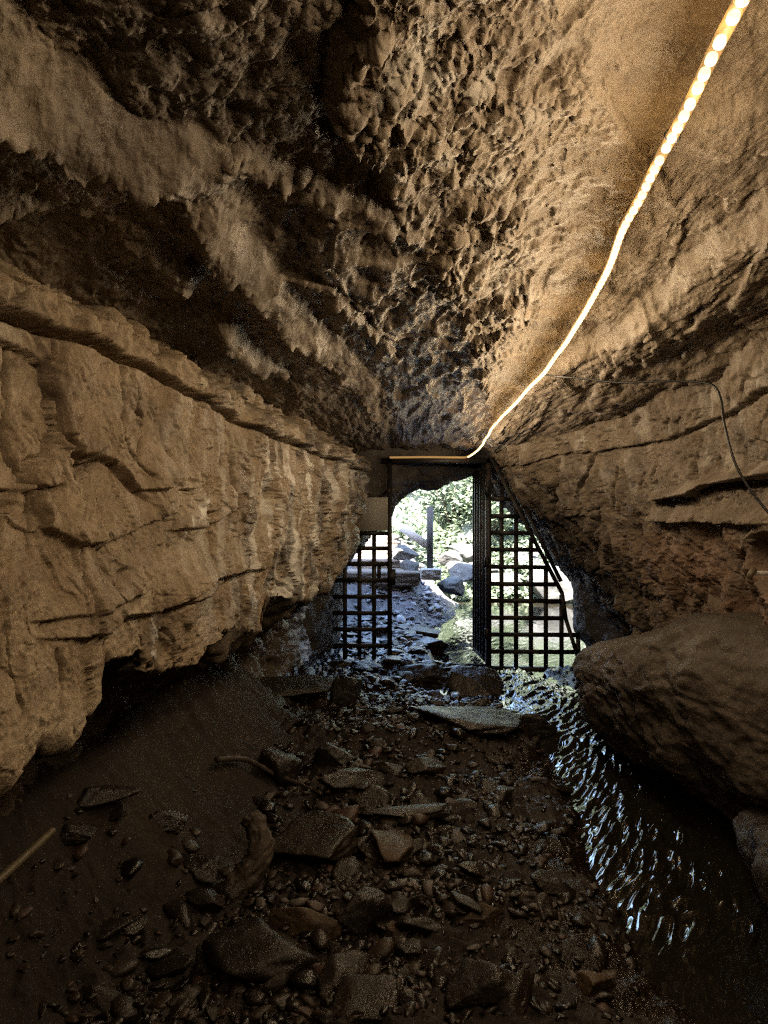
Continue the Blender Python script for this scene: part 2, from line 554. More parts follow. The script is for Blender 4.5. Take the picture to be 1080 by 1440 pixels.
# ------------------------------------------------------------------ left wall
WA, WB = -0.85, 0.09


def lw(u, v):
    """pixel -> (Y, z above camera) on the left wall's plane"""
    k = (u - 540) / F
    Y = WA / (k - WB)
    return (Y, (720 - v) / F * Y)


def build_left_wall():
    uu = np.concatenate([np.linspace(-110, 475, int(470 * Q)), np.linspace(476, 524, int(60 * Q))])
    Yf = WA / ((uu - 540) / F - WB)
    Yc = np.concatenate([[-4.2, -3, -2, -1, -0.3, 0.3, 0.7, 1.0], Yf])
    ub = np.array([-110, 0, 18, 62, 70, 98, 104, 128, 133, 163, 208, 214, 228, 278, 292, 314, 338, 372, 380, 400, 430, 452, 470, 490, 510, 530])
    vb = np.array([1140, 1078, 1062, 1018, 1040, 1042, 1022, 982, 912, 925, 917, 944, 955, 935, 916, 900, 892, 886, 845, 842, 835, 822, 800, 772, 752, 742])
    zbf = np.interp(uu, ub, (720 - vb) / F) * Yf
    zb = np.concatenate([np.full(8, zbf[0]), zbf])
    zb = zb + 0.012 * perlin(Yc * 14, 0.3, 0.1)
    dep = np.interp(Yc, [-4, 1.4, 2.4, 4, 5.5, 7, 8.4], [0.35, 0.42, 0.5, 0.6, 0.55, 0.5, 0.45])
    n1, n2, n3 = int(470 * Q), int(50 * Q), int(80 * Q)
    zt = 0.72
    N = len(Yc)
    xf = WA + WB * Yc
    t1 = np.linspace(0, 1, n1)
    Z1 = zt + (zb[:, None] - zt) * t1[None]
    X1 = np.repeat(xf[:, None], n1, 1)
    t2 = np.linspace(0, 1, n2 + 1)[1:]
    X2 = xf[:, None] - dep[:, None] * t2[None]
    und = np.interp(Yc, [-4, 1.9, 2.6, 3.4, 8], [0.02, 0.02, -0.06, -0.24, -0.30])
    Z2 = zb[:, None] + und[:, None] * np.sin(t2 * 1.5)[None] + 0 * X2
    t3 = np.linspace(0, 1, n3 + 1)[1:]
    X3 = (xf - dep)[:, None] - 0.10 * np.sin(t3 * 3.1)[None]
    ze = zb + und
    Z3 = ze[:, None] + (-1.75 - ze)[:, None] * t3[None]
    X = np.concatenate([X1, X2, X3], 1); Zr = np.concatenate([Z1, Z2, Z3], 1)
    Y = np.repeat(Yc[:, None], X.shape[1], 1)
    low = np.concatenate([np.zeros_like(X1), np.ones_like(X2), np.ones_like(X3)], 1)
    P = np.stack([X, Y, Zr + CZ], 2)
    nr = normals(P)
    nr = np.where(nr[n1 // 2:n1 // 2 + 1, 40:41, :1] < 0, -nr, nr)
    U = 540 + F * X / np.maximum(Y, 0.5); V = 720 - F * Zr / np.maximum(Y, 0.5)
    A, B = Y, Zr + 0.0
    # warped coordinates so that joints are never straight
    At = 1.6 * np.log(np.maximum(A, 0) + 0.35)
    wx = A + 0.03 * fbm(At * 6, B * 6, 1.0, 3); wz = B + 0.03 * fbm(At * 6, B * 6, 7.0, 3)
    wt = At + 0.03 * fbm(At * 6, B * 6, 1.0, 3)
    far = ss(300, 380, U)
    h = 0.03 * fbm(At * 1.5, B * 1.6, 2.0, 3)
    fc, jo = facets(wt * 2.8 + 0.35 * wz, wz * 1.8, 21)
    h = h + 0.034 * fc
    fc, jo2 = facets(wt * 6 + 0.8 * wz, wz * 4.0, 22)
    h = h + 0.014 * fc * (0.6 + 1.2 * far)
    fc, jo3 = facets(wt * 15, wz * 11, 23)
    h = h + 0.0045 * fc * (0.4 + 1.1 * ss(-0.1, 0.25, perlin(At * 3, B * 3, 9.1)) + 0.8 * far)
    h = h - 0.018 * ss(0.05, 0.0, jo) * ss(0.0, 0.2, perlin(At * 2, B * 2, 4.0))
    # upright joints
    j1, j2, _, _, _ = worley(wt * 7, wz * 1.7, 24)
    h = h - 0.034 * ss(0.03, 0.0, j2 - j1) * ss(-0.15, 0.1, perlin(At * 2.5, B * 2.5, 14.0))
    # vertical flutes and drip ribs further in
    fl = ridged(At * 17 + 0.4 * perlin(At * 2, B * 3, 0), B * 1.3, 3.0, 3)
    h = h + (0.016 * fl - 0.006 + 0.012 * ridged(wt * 8, wz * 5, 8.0, 3)) * far * (0.6 + 0.5 * perlin(At * 3, B * 3, 6))
    t1_ = terrace(2.6 * fbm(wt * 3.2 + 0.3 * wz, wz * 1.6, 51.0, 4), 0.05)
    t2_ = terrace(3.5 * fbm(wt * 7.5, wz * 4.0, 53.0, 4), 0.07)
    h = h + 0.008 * t1_ * (1 - 0.4 * far) + 0.0045 * t2_ * (0.4 + 0.9 * ss(-0.2, 0.3, perlin(At * 2.2, B * 2.2, 19.0)) + 0.4 * far)
    vfar = ss(390, 470, U)
    h = h + vfar * (0.05 * fbm(At * 7, B * 4, 61.0, 3) + 0.03 * ridged(At * 13, B * 6, 62.0, 3) + 0.015 * ridged(At * 30, B * 15, 63.0, 2))
    # slab bodies: raised polygons with a hard lower edge (pixels of the photo)
    def slab(pts, d, soft=0.10, edge=0.006):
        nonlocal h
        q = [lw(*p) for p in pts]
        dd, sd, _ = pdist(A, B, q)
        h = h + d * np.where(sd < 0, ss(edge, -edge, sd) * ss(-soft, -edge, sd) , ss(edge, -edge, sd))
    # lines run left to right, the body above (its lower edge casts the dark line)
    slab([(-40, 690), (40, 690), (52, 742), (100, 768), (140, 760), (205, 733)], 0.03, 0.16)
    slab([(120, 640), (160, 655), (185, 690), (215, 688), (240, 672)], 0.025, 0.13)
    slab([(245, 745), (290, 742), (330, 715)], 0.02, 0.12)
    slab([(100, 895), (130, 893), (165, 866), (225, 862), (300, 815), (370, 800)], 0.028, 0.2)
    slab([(250, 850), (300, 838), (345, 800)], 0.02, 0.12)
    slab([(60, 870), (120, 862), (175, 838)], 0.016, 0.12)
    # cracks
    def crack(pts, w=0.004, d=0.05):
        w = w * 0.95; d = d * 1.5
        nonlocal h
        q = [lw(*p) for p in pts]
        dd, _, _ = pdist(wx * 0.4 + A * 0.6, wz * 0.4 + B * 0.6, q)
        h = h - d * np.exp(-(dd / w) ** 2)
    crack([(44, 490), (42, 560), (38, 620), (42, 690), (36, 770)], 0.006, 0.04)
    crack([(76, 470), (82, 540), (92, 560), (96, 610), (108, 640), (128, 660)], 0.007, 0.04)
    crack([(42, 690), (88, 688)], 0.005, 0.03)
    crack([(165, 520), (170, 580), (172, 610), (192, 650), (205, 672)], 0.006, 0.035)
    crack([(180, 520), (188, 575), (202, 590), (200, 620), (192, 650)], 0.006, 0.03)
    crack([(112, 770), (108, 830), (103, 870)], 0.007, 0.035)
    crack([(70, 915), (76, 970), (72, 1010)], 0.006, 0.03)
    crack([(295, 655), (290, 690), (282, 700)], 0.004, 0.02)
    crack([(325, 600), (332, 680), (322, 760)], 0.012, 0.04)
    crack([(250, 715), (228, 770), (222, 790)], 0.005, 0.02)
    for (u0, v0, rr) in ((20, 714, 0.018), (172, 848, 0.02), (118, 660, 0.016)):
        a0, b0 = lw(u0, v0)
        h = h - 0.05 * np.exp(-(((A - a0) / rr) ** 2 + ((B - b0) / (rr * 0.7)) ** 2))
    # bedding layer along the top: a dark parting, and a broken course above it standing proud
    top = [lw(*p) for p in [(-110, 415), (0, 446), (60, 462), (100, 474), (140, 492), (200, 522), (250, 550), (300, 568), (335, 592), (380, 612), (430, 634), (480, 655), (520, 668)]]
    top = [(-4.5, top[0][1])] + top
    dd, sd, _ = pdist(A, B + 0.012 * fbm(A * 5, 0.2, 0.7, 3), top)
    above = -sd
    fcT, joT = facets(wx * 12 + 0.3 * B + 0.3 * fbm(A * 4, B * 4, 4, 2), wz * 8, 41)
    h = h - 0.05 * np.exp(-(dd / 0.007) ** 2)
    course = ss(0.002, 0.012, above)
    h = h + course * (0.022 + 0.034 * fcT * (0.6 + 0.6 * fbm(A * 2, B * 2, 3, 2)) - 0.03 * ss(0.08, 0.0, joT) + 0.014 * ridged(A * 20, B * 9, 5.0, 3) + 0.02 * fbm(A * 6, B * 6, 2, 2))
    h = h - 0.16 * ss(0.06, 0.16, above + 0.04 * fcT + 0.05 * fbm(A * 5, B * 2, 2, 3))
    # ragged lower fringe just under the bedding line, deeper in
    # micro relief
    h = h + 0.004 * fbm(At * 26, B * 24, Y * 0 + 3.0, 4) + 0.002 * ridged(At * 60, B * 45, 1.0, 2)
    hf, hj = facets(Y * 5 + 0.4 * X, (Zr - X) * 4, 44)
    hl = 0.06 * fbm(X * 3, Y * 3, Zr * 3, 4) + 0.025 * ridged(X * 9, Y * 9, Zr * 9, 3) + 0.05 * hf
    h = np.where(low > 0, hl * ss(-0.02, 0.12, np.abs(X - np.repeat(xf[:, None], X.shape[1], 1))) + h * ss(0.08, 0.0, np.abs(X - np.repeat(xf[:, None], X.shape[1], 1))), h)
    P = P + nr * h[..., None]
    me = mesh_from('cave_wall', P, grid_faces(N, X.shape[1]))
    # calcite: white streaks running down
    st = ss(-0.05, 0.45, perlin(At * 18 + 0.5 * perlin(At * 4, B * 4, 2), B * 1.6, 11) + 0.45 * perlin(At * 50, B * 4, 3) + 0.3 * fbm(At * 20, B * 14, 5, 3))
    cal = st * (0.25 * ss(220, 300, U) * ss(480, 560, V) * (1 - ss(860, 930, V)) + 0.6 * ss(330, 400, U) * ss(600, 680, V))
    for (pts, w) in (([(240, 560), (228, 610), (222, 660)], 0.05), ([(295, 700), (265, 735)], 0.04), ([(262, 745), (258, 800)], 0.03), ([(282, 830), (284, 878)], 0.018), ([(225, 870), (232, 925)], 0.04), ([(345, 620), (335, 720), (332, 790)], 0.022), ([(365, 640), (360, 700)], 0.03), ([(410, 700), (395, 790), (400, 830)], 0.07), ([(440, 690), (425, 780)], 0.08)):
        dd, _, _ = pdist(A, B, [lw(*p) for p in pts])
        cal = np.maximum(cal, ss(w, w * 0.2, dd) * (0.15 + 0.8 * st))
    cal = np.clip(cal * 1.25, 0, 0.95) * (1 - low)
    dark_tone = np.clip(0.7 * ss(0.05, 0.4, fbm(A * 4, B * 3, 8.0, 3)) * far + 0.3 * ss(0.1, 0.5, fbm(A * 2.5, B * 5, 18.0, 4)) + 0.45 * vfar + low * 0.75, 0, 0.9)  # darker in random patches, towards the far end and over the undercut
    attr(me, 'wet', far * ss(-0.1, 0.3, fbm(A * 5, B * 2, 28.0, 3)) + 0.3 * low)
    attr(me, 'calcite', cal); attr(me, 'dark_tone', dark_tone)
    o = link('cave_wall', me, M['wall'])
    tag(o, 'pale ochre limestone wall with cracked slabs and white streaks, undercut below', 'rock wall', kind='structure')


build_left_wall()


# ------------------------------------------------------------------ ceiling
def cl(u, v, z=0.6):
    Y = F * z / (720 - v)
    return ((u - 540) / F * Y, Y)


ROPE_PX = [(1075, -60, 0.62), (1042, 0, 0.63), (1000, 80, 0.63), (960, 165, 0.635), (905, 272, 0.64), (878, 320, 0.64), (848, 390, 0.64), (815, 450, 0.635), (765, 522, 0.62), (730, 560, 0.60), (702, 590, 0.575), (690, 605, 0.555), (676, 628, 0.545), (658, 642, 0.53)]


def ceil_h(x, y):
    base = 0.735 + 0.055 * ss(-0.1, 0.42, x) * ss(6.5, 4.0, y) - 0.018 * np.clip(y - 1.0, 0, 7) - 0.13 * np.clip(0.05 - x, 0, 0.9) + 0.02 * fbm(x * 1.1, y * 0.8, 1.0, 2)
    wx = x + 0.025 * fbm(x * 7, y * 5, 2.0, 3); wy = y + 0.03 * fbm(x * 7, y * 5, 5.0, 3)
    # central hanging ridge: sharp on its left, running up gently to the right
    Cl = [cl(585, -200), cl(555, -40), cl(545, 60), cl(525, 140), cl(480, 215), cl(488, 262), cl(545, 300), cl(575, 360), cl(602, 405), cl(640, 480), cl(668, 535), cl(690, 590), cl(694, 612), cl(696, 634)]
    Cl = [(Cl[0][0], -4.5)] + Cl
    _, sc, pc = pdist(wx, wy, Cl)
    # side: positive must be to the right of the line going away from the camera
    hang = 0.034 - 0.018 * ss(1.3, 2.2, y)
    rid = np.where(sc < 0, ss(-0.045, 0.0, sc), 1 - ss(0.0, 0.36, sc) * 0.9) * hang
    rough_c = ss(-0.03, 0.03, sc) * (1 - ss(0.2, 0.42, sc)) * (1 - 0.45 * ss(2.5, 4.5, y))
    # left beam: a broad face turned to the right above a broken lip
    Bl = [cl(*q, 0.54) for q in [(-330, -40), (-120, 110), (0, 190), (60, 222), (110, 262), (190, 290), (232, 300), (300, 392), (372, 470), (440, 520), (500, 575), (525, 610), (540, 640)]]
    Bl = [(Bl[0][0] - 0.1, -4.5)] + Bl
    ux = x + 0.018 * fbm(x * 3.5, y * 2.5, 42.0, 3)
    _, sb, pb = pdist(ux, y, Bl)
    wl = 0.115 - 0.02 * ss(2, 5, y)
    amp = 0.095 - 0.035 * ss(1.4, 4.0, y) + 0.02 * perlin(x * 0, y * 2.0, 0.7)
    gap = np.exp(-((y - 1.5) / 0.09) ** 2)
    amp = amp * (1 - 0.5 * gap) * (1 - 0.8 * ss(2.4, 4.0, y))
    beam = np.where(sb < 0, 0.5 + 0.5 * ss(-0.05, 0.0, sb), 1 - ss(0.0, wl, sb)) * amp
    lip = np.exp(-(sb / 0.035) ** 2)
    # a small fringe between them
    Fl = [cl(330, 270), cl(375, 302), cl(425, 322), cl(480, 345), cl(540, 362), cl(590, 392)]
    df, sf, _ = pdist(wx, wy, Fl)
    fr = np.where(sf < 0, ss(-0.1, 0.0, sf), ss(0.03, 0.0, sf)) * 0.026
    Gl = [cl(400, 420), cl(460, 432), cl(505, 470), cl(560, 540)]
    dg, sg, _ = pdist(wx, wy, Gl)
    gr = np.where(sg < 0, ss(-0.16, 0.0, sg), ss(0.03, 0.0, sg)) * 0.028
    Nl = [cl(*q, 0.54) for q in [(-300, 150), (-60, 278), (60, 322), (150, 352), (235, 402), (300, 462), (360, 525), (420, 570)]]
    _, sn, _ = pdist(x + 0.02 * fbm(x * 4, y * 3, 52.0, 3), y, Nl)
    nl = np.where(sn < 0, ss(-0.06, 0.0, sn), ss(0.06, 0.0, sn)) * 0.055 * ss(0.02, -0.04, sb) * ss(-0.35, 0.15, perlin(x * 3, y * 3, 54.0))
    # step down on the right: the bed under the rope ends in a face
    Sl = [cl(690, 628), cl(705, 596), cl(757, 553), cl(830, 527), cl(890, 503), cl(975, 452), cl(1080, 392), cl(1200, 320), cl(1400, 200)]
    Sl = Sl[::-1]
    Sl = [(Sl[0][0] + 0.4, -4.5)] + Sl
    _, s1, _ = pdist(wx * 0.6 + x * 0.4, wy * 0.6 + y * 0.4, Sl)
    st = ss(-0.09, 0.0, s1) * (0.075 - 0.03 * ss(3, 6, y)) + ss(0.25, 0.6, s1) * 0.05
    # second slab far right
    S2 = [cl(1500, 170), cl(1080, 262), cl(1000, 282), cl(965, 300), cl(985, 345), cl(1080, 330), cl(1300, 300)]
    d2, s2, _ = pdist(wx, wy, S2)
    sl2 = 0.018 * ss(1.0, 0.6, np.sqrt(((x - S2[2][0] - 0.12) / 0.2) ** 2 + ((y - S2[3][1]) / 0.12) ** 2) + 0.15 * fbm(x * 9, y * 9, 2, 2))
    # smooth recessed slab around the lamp string
    Rl = [cl(840, -160), cl(815, 20), cl(780, 90), cl(775, 150), cl(838, 232)]
    dr, sr, _ = pdist(wx, wy, Rl)
    smooth = 0.8 * ss(-0.06, 0.1, sr + 0.05 * fbm(x * 8, y * 8, 4, 2)) * ss(2.1, 1.4, y)
    h = base - rid - beam - fr - gr - st - sl2 - nl
    # wall notch on the far left, down to the ledge
    h = h - 0.05 * ss(-0.62, -0.95, x)
    face = ss(0.0, 0.03, sb) * (1 - ss(wl * 0.8, wl, sb))
    # texture: shapes grow longer down the passage
    yt = 1.05 * np.log(np.maximum(y, -0.1) + 0.35)
    wxt = x + 0.025 * fbm(x * 7, yt * 7, 2.0, 3); wyt = yt + 0.03 * fbm(x * 7, yt * 7, 5.0, 3)
    sp_f1, sp_f2, _, _, rr = worley(wxt * 24, wyt * 22, 3)
    spike = np.maximum(0, 1 - sp_f1 * 1.8) ** 1.3 * np.clip(rr[0], 0, 1)
    sq_f1, sq_f2, _, _, rq = worley(wxt * 44, wyt * 40, 4)
    spike2 = np.maximum(0, 1 - sq_f1 * 1.8) ** 1.3 * np.clip(rq[0], 0, 1)
    patch = ss(-0.15, 0.3, fbm(x * 5, yt * 5, 6.0, 2))
    fringe = 0.8 * np.exp(-(sb / 0.025) ** 2) + np.exp(-(df / 0.028) ** 2) + 0.8 * np.exp(-(dg / 0.03) ** 2) + np.exp(-(sc / 0.03) ** 2) + 0.8 * np.exp(-(sn / 0.03) ** 2)
    fringe = np.clip(fringe, 0, 1.1)
    vx = x + 0.035 * fbm(x * 13, yt * 12, 12.0, 2); vy = yt + 0.035 * fbm(x * 13, yt * 12, 15.0, 2)
    crumb = 0.013 * ridged(vx * 10, vy * 9, 3.3, 2) + 0.010 * ridged(vx * 23, vy * 21, 5.3, 2) + 0.006 * ridged(vx * 50, vy * 44, 6.3, 2)
    sc_m = ss(0.02, -0.05, sc) * ss(0.1, 0.2, sb)
    rough_w = np.clip(0.30 + 0.9 * rough_c * (0.12 + 0.95 * ss(-0.25, 0.35, fbm(x * 3.2 + 5, yt * 3.2, 66.0, 3))) - 0.15 * sc_m, 0, 1.3) * (1 - 0.8 * smooth) * (1 - 0.45 * face)
    h = h - spike * (0.042 * fringe + 0.020 * rough_c * patch) - spike2 * (0.024 * fringe + 0.009 * rough_c) - crumb * rough_w
    f1, jo = facets(wxt * 8, wyt * 7, 6)
    f2_, jo2 = facets(wxt * 19 + 2, wyt * 16, 7)
    h = h - rough_w * (0.014 * f1 + 0.007 * f2_) + rough_w * 0.006 * ss(0.08, 0, jo2)
    # scallops of the dark middle
    c1, c2, _, _, _ = worley(x * 4.5 + yt * 1.6 + 0.6 * perlin(x * 4, yt * 4, 1), yt * 6.5 - x * 1.5, 9)
    h = h + sc_m * (0.024 * ss(0.5, 0.0, c1) - 0.008 * ss(0.12, 0, c2 - c1)) * ss(1.3, 1.9, y)
    wv = ridged(x * 4 + yt * 2.0, yt * 14 - x * 3.0, 2.0, 3)
    h = h - sc_m * 0.009 * wv * ss(1.3, 2.2, y)
    lay = terrace(2.2 * fbm(x * 1.8 + 0.5 * yt, yt * 2.2, 21.0, 4) + 6 * x * 0.12, 0.07)
    h = h - 0.012 * lay * (0.25 + 0.75 * sc_m) * (1 - 0.7 * smooth) * (1 - 0.6 * face)
    lay2 = terrace(4.0 * fbm(x * 3.0 + yt, yt * 3.5, 25.0, 4), 0.07)
    h = h - 0.005 * lay2 * (1 - 0.7 * smooth) * (1 - 0.6 * face)
    # strata on the right
    rr_ = ss(0.3, 0.55, sc) * (1 - smooth)
    bed = ridged(x * 5 - y * 1.6, y * 2.0, 0.7, 3)
    h = h - rr_ * (0.006 * bed + 0.012 * terrace(2.5 * fbm(x * 2.6 - 0.9 * y, y * 0.9, 31.0, 4), 0.07))
    h = h + 0.005 * fbm(x * 22, yt * 20, 1.3, 4) * (1 - 0.5 * smooth) + 0.0018 * ridged(x * 70, yt * 60, 4.0, 2) * (1 - 0.5 * smooth)
    return h, sc_m, rough_c, smooth


def build_ceiling():
    v = np.linspace(-60, 640, int(760 * Q))
    Yi = F * 0.62 / (720 - v)
    Yi = np.concatenate([[-4.2, -3, -2, -1.2, -0.6, -0.1, 0.3, 0.6], Yi, np.linspace(Yi[-1] + 0.02, 8.25, int(40 * Q))])
    n0, n1 = int(50 * Q), int(600 * Q)
    rows = []
    for y in Yi:
        xl, xr = -1.25, 2.3
        ye = max(y, 0.8)
        a = max(xl + 0.02, (-50 - 540) / F * ye); b = min(xr - 0.02, (1130 - 540) / F * ye)
        rows.append(np.concatenate([np.linspace(xl, a, n0, endpoint=False), np.linspace(a, b, n1), np.linspace(b, xr, n0 + 1)[1:]]))
    X = np.array(rows); Y = np.repeat(Yi[:, None], X.shape[1], 1)
    H, sc_m, rough_c, smooth = ceil_h(X, Y)
    P = np.stack([X, Y, CZ + H], 2)
    nr = normals(P); nr = np.where(nr[..., 2:3] > 0, -nr, nr)
    # steep places bulge sideways, so that lips overhang
    k = 0.010 * fbm(X * 14, 1.05 * np.log(np.maximum(Y, -0.1) + 0.35) * 13, H * 14, 3) * (1 - 0.8 * smooth)
    P = P + nr * k[..., None]
    me = mesh_from('cave_ceiling', P, grid_faces(len(Yi), X.shape[1], flip=True))
    dark_tone = np.clip(0.5 * sc_m + 0.25 * ss(0, 0.5, fbm(X * 3, Y * 3, 3, 3)) + 0.35 * ss(-0.15, -0.3, X) * ss(0.1, -0.2, fbm(X * 2, Y * 2, 9, 2)), 0, 0.85) * (1 - smooth)  # darker between beam and ridge, and in random patches
    attr(me, 'wet', np.clip(sc_m * (0.7 * ss(1.2, 2.2, Y) + 0.9 * ss(2.4, 3.6, Y)), 0, 1.6)); attr(me, 'dark_tone', dark_tone)
    attr(me, 'calcite', 0.25 * rough_c * ss(0.1, 0.5, fbm(X * 9, Y * 7, 2, 3)))
    o = link('cave_ceiling', me, M['ceil'])
    tag(o, 'low limestone cave ceiling with hanging ridges and small stalactites', 'ceiling', kind='structure')


build_ceiling()


# ------------------------------------------------------------------ right wall
def rwx(Y, z):
    top = np.interp(Y, [-4, 1.5, 2.6, 3.5, 4.5, 5.2, 6.5, 7.2, 8.4], [1.5, 1.42, 1.42, 1.53, 1.52, 1.40, 1.15, 1.07, 1.06])
    sl = np.interp(Y, [-4, 3, 5, 6.5, 7.2, 8.4], [0.12, 0.16, 0.34, 0.70, 0.80, 0.80])
    return top + (0.5 - z) * sl


def rw(u, v):
    """pixel -> (Y, z) on the right wall"""
    k = (u - 540) / F; q = (720 - v) / F
    lo, hi = 1.2, 9.0
    ys = np.linspace(lo, hi, 600)
    e = rwx(ys, q * ys) - k * ys
    i = int(np.argmax(e < 0))
    return (float(ys[i]), float(q * ys[i]))


def build_right_wall():
    Yi = 1 / np.linspace(1 / 8.3, 1 / 2.2, int(470 * Q))
    Yi = np.concatenate([Yi[::-1][::-1], [1.9, 1.5, 1, 0, -1, -2, -3, -4.2]])
    n = int(470 * Q)
    t = np.linspace(0, 1, n)
    Y = np.repeat(Yi[:, None], n, 1)
    Z = np.repeat((0.68 - 2.35 * t)[None], len(Yi), 0)
    X = rwx(Y, Z)
    P = np.stack([X, Y, Z + CZ], 2)
    nr = normals(P); nr = np.where(nr[..., :1] > 0, -nr, nr)
    A, B = Y, Z
    U = 540 + F * X / np.maximum(Y, 0.5); V = 720 - F * Z / np.maximum(Y, 0.5)
    wx = A + 0.03 * fbm(A * 5, B * 5, 1.0, 3); wz = B + 0.03 * fbm(A * 5, B * 5, 7.0, 3)
    craggy = ss(0.25, -0.35, B) * 0.8 + ss(5.0, 6.3, A)
    craggy = np.clip(craggy, 0, 1.2)
    h = 0.05 * fbm(A * 1.1, B * 1.4, 5.0, 3) + 0.04 * craggy * fbm(A * 3, B * 3, 6.0, 3)
    fc, jo = facets(wx * 2.6, wz * 2.2, 31)
    h = h + 0.02 * fc - 0.012 * ss(0.05, 0, jo)
    fc, jo = facets(wx * 6.5, wz * 5.5, 32)
    h = h + 0.013 * fc * (0.5 + 0.8 * craggy) - 0.006 * ss(0.06, 0, jo)
    fc, jo = facets(wx * 17, wz * 15, 33)
    h = h + 0.005 * fc * (0.5 + craggy)
    h = h + craggy * 0.018 * ridged(A * 8, B * 3, 2.0, 3)
    h = h + 0.013 * terrace(2.4 * fbm(wx * 2.2, wz * 2.4, 71.0, 4), 0.05) + 0.006 * terrace(3.5 * fbm(wx * 5, wz * 6, 73.0, 4), 0.07) * (0.5 + craggy)
    # brick-like course under the ceiling
    line = [rw(*p) for p in [(745, 648), (790, 642), (834, 637), (883, 631), (953, 615), (1003, 593), (1038, 582), (1073, 554)]]
    line = [(8.4, line[0][1])] + line + [(1.2, line[-1][1] + 0.0), (-4.4, 0.4)]
    dd, sd, _ = pdist(A, B + 0.01 * fbm(A * 6, 0.1, 0.4, 2), line)
    sd = -sd
    sgn = 1.0 if float(np.mean(sd[:, :10])) > 0 else -1.0
    above = sd * sgn
    fT, jT = facets(A * 8, B * 6, 35, 0.4)
    course = ss(0.002, 0.014, above)
    h = h - 0.035 * np.exp(-(dd / 0.008) ** 2) + course * (0.018 + 0.02 * fT - 0.035 * ss(0.09, 0, jT))

    def crack(pts, w=0.008, d=0.035):
        w = w * 0.65; d = d * 1.3
        nonlocal h
        q = [rw(*p) for p in pts]
        dd, _, _ = pdist(wx * 0.4 + A * 0.6, wz * 0.4 + B * 0.6, q)
        h = h - d * np.exp(-(dd / w) ** 2)

    def edge(pts, d, soft=0.12, e=0.008):
        """the rock above the line stands proud, the line is its lower edge"""
        nonlocal h
        q = [rw(*p) for p in pts]
        dd, sd, _ = pdist(A, B, q)
        lo = min(p[0] for p in q); hi = max(p[0] for p in q)
        win = ss(lo - 0.12, lo + 0.03, A) * (1 - ss(hi - 0.03, hi + 0.12, A))
        yy = np.array(sorted(q))
        bl = np.interp(A, yy[:, 0], yy[:, 1])
        dz = B - bl
        h = h + win * d * ss(-e, e, dz) * (1 - ss(e, soft, dz))
    crack([(784, 628), (786, 680), (783, 720)], 0.012)
    crack([(832, 638), (830, 655), (816, 691), (820, 723)], 0.016, 0.05)
    crack([(868, 660), (864, 690), (863, 723)], 0.014, 0.045)
    crack([(906, 660), (900, 690)], 0.008, 0.03)
    crack([(845, 720), (846, 790), (842, 830)], 0.016, 0.05)
    crack([(900, 740), (905, 810), (902, 860)], 0.014, 0.04)
    edge([(788, 721), (821, 722)], 0.04, 0.16)
    edge([(925, 702), (950, 698), (981, 692), (1006, 680), (1078, 668)], 0.07, 0.06)
    edge([(929, 729), (980, 731), (1078, 735)], 0.07, 0.10)
    # deep dark slot above the shelf
    q = [rw(*p) for p in [(985, 694), (1010, 684), (1040, 682), (1079, 681)]]
    dd, _, _ = pdist(A, B, q)
    h = h - 0.08 * ss(0.022, 0.006, dd + 0.006 * fbm(A * 20, B * 20, 1, 2))
    q = [rw(*p) for p in [(928, 706), (960, 702), (985, 703)]]
    dd, _, _ = pdist(A, B, q)
    h = h - 0.06 * ss(0.026, 0.008, dd)
    # hollow at the right edge
    a0, b0 = rw(1079, 790)
    h = h - 0.3 * ss(1.0, 0.75, np.sqrt(((A - a0 + 0.10) / 0.22) ** 2 + ((B - b0) / 0.13) ** 2) + 0.1 * fbm(A * 9, B * 9, 2, 2))
    h = h + 0.004 * fbm(A * 24, B * 24, 3.0, 3) + 0.002 * ridged(A * 60, B * 50, 1.0, 2)
    P = P + nr * h[..., None]
    me = mesh_from('cave_wall', P, grid_faces(len(Yi), n, flip=True))
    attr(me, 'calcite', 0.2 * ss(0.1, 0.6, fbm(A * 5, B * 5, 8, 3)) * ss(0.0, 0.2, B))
    attr(me, 'dark_tone', np.clip(ss(5.4, 6.6, A) * 0.6 * ss(0.3, 0.0, B) + 0.5 * ss(0.0, 0.4, fbm(A * 3, B * 2.5, 5, 3)), 0, 0.9))  # darker low down near the gate, and in random patches
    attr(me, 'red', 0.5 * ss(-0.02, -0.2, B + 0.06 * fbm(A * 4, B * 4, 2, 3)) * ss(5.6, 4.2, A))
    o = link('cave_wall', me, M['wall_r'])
    tag(o, 'brown limestone wall with a brick-like top course and a dark horizontal slot', 'rock wall', kind='structure')


build_right_wall()


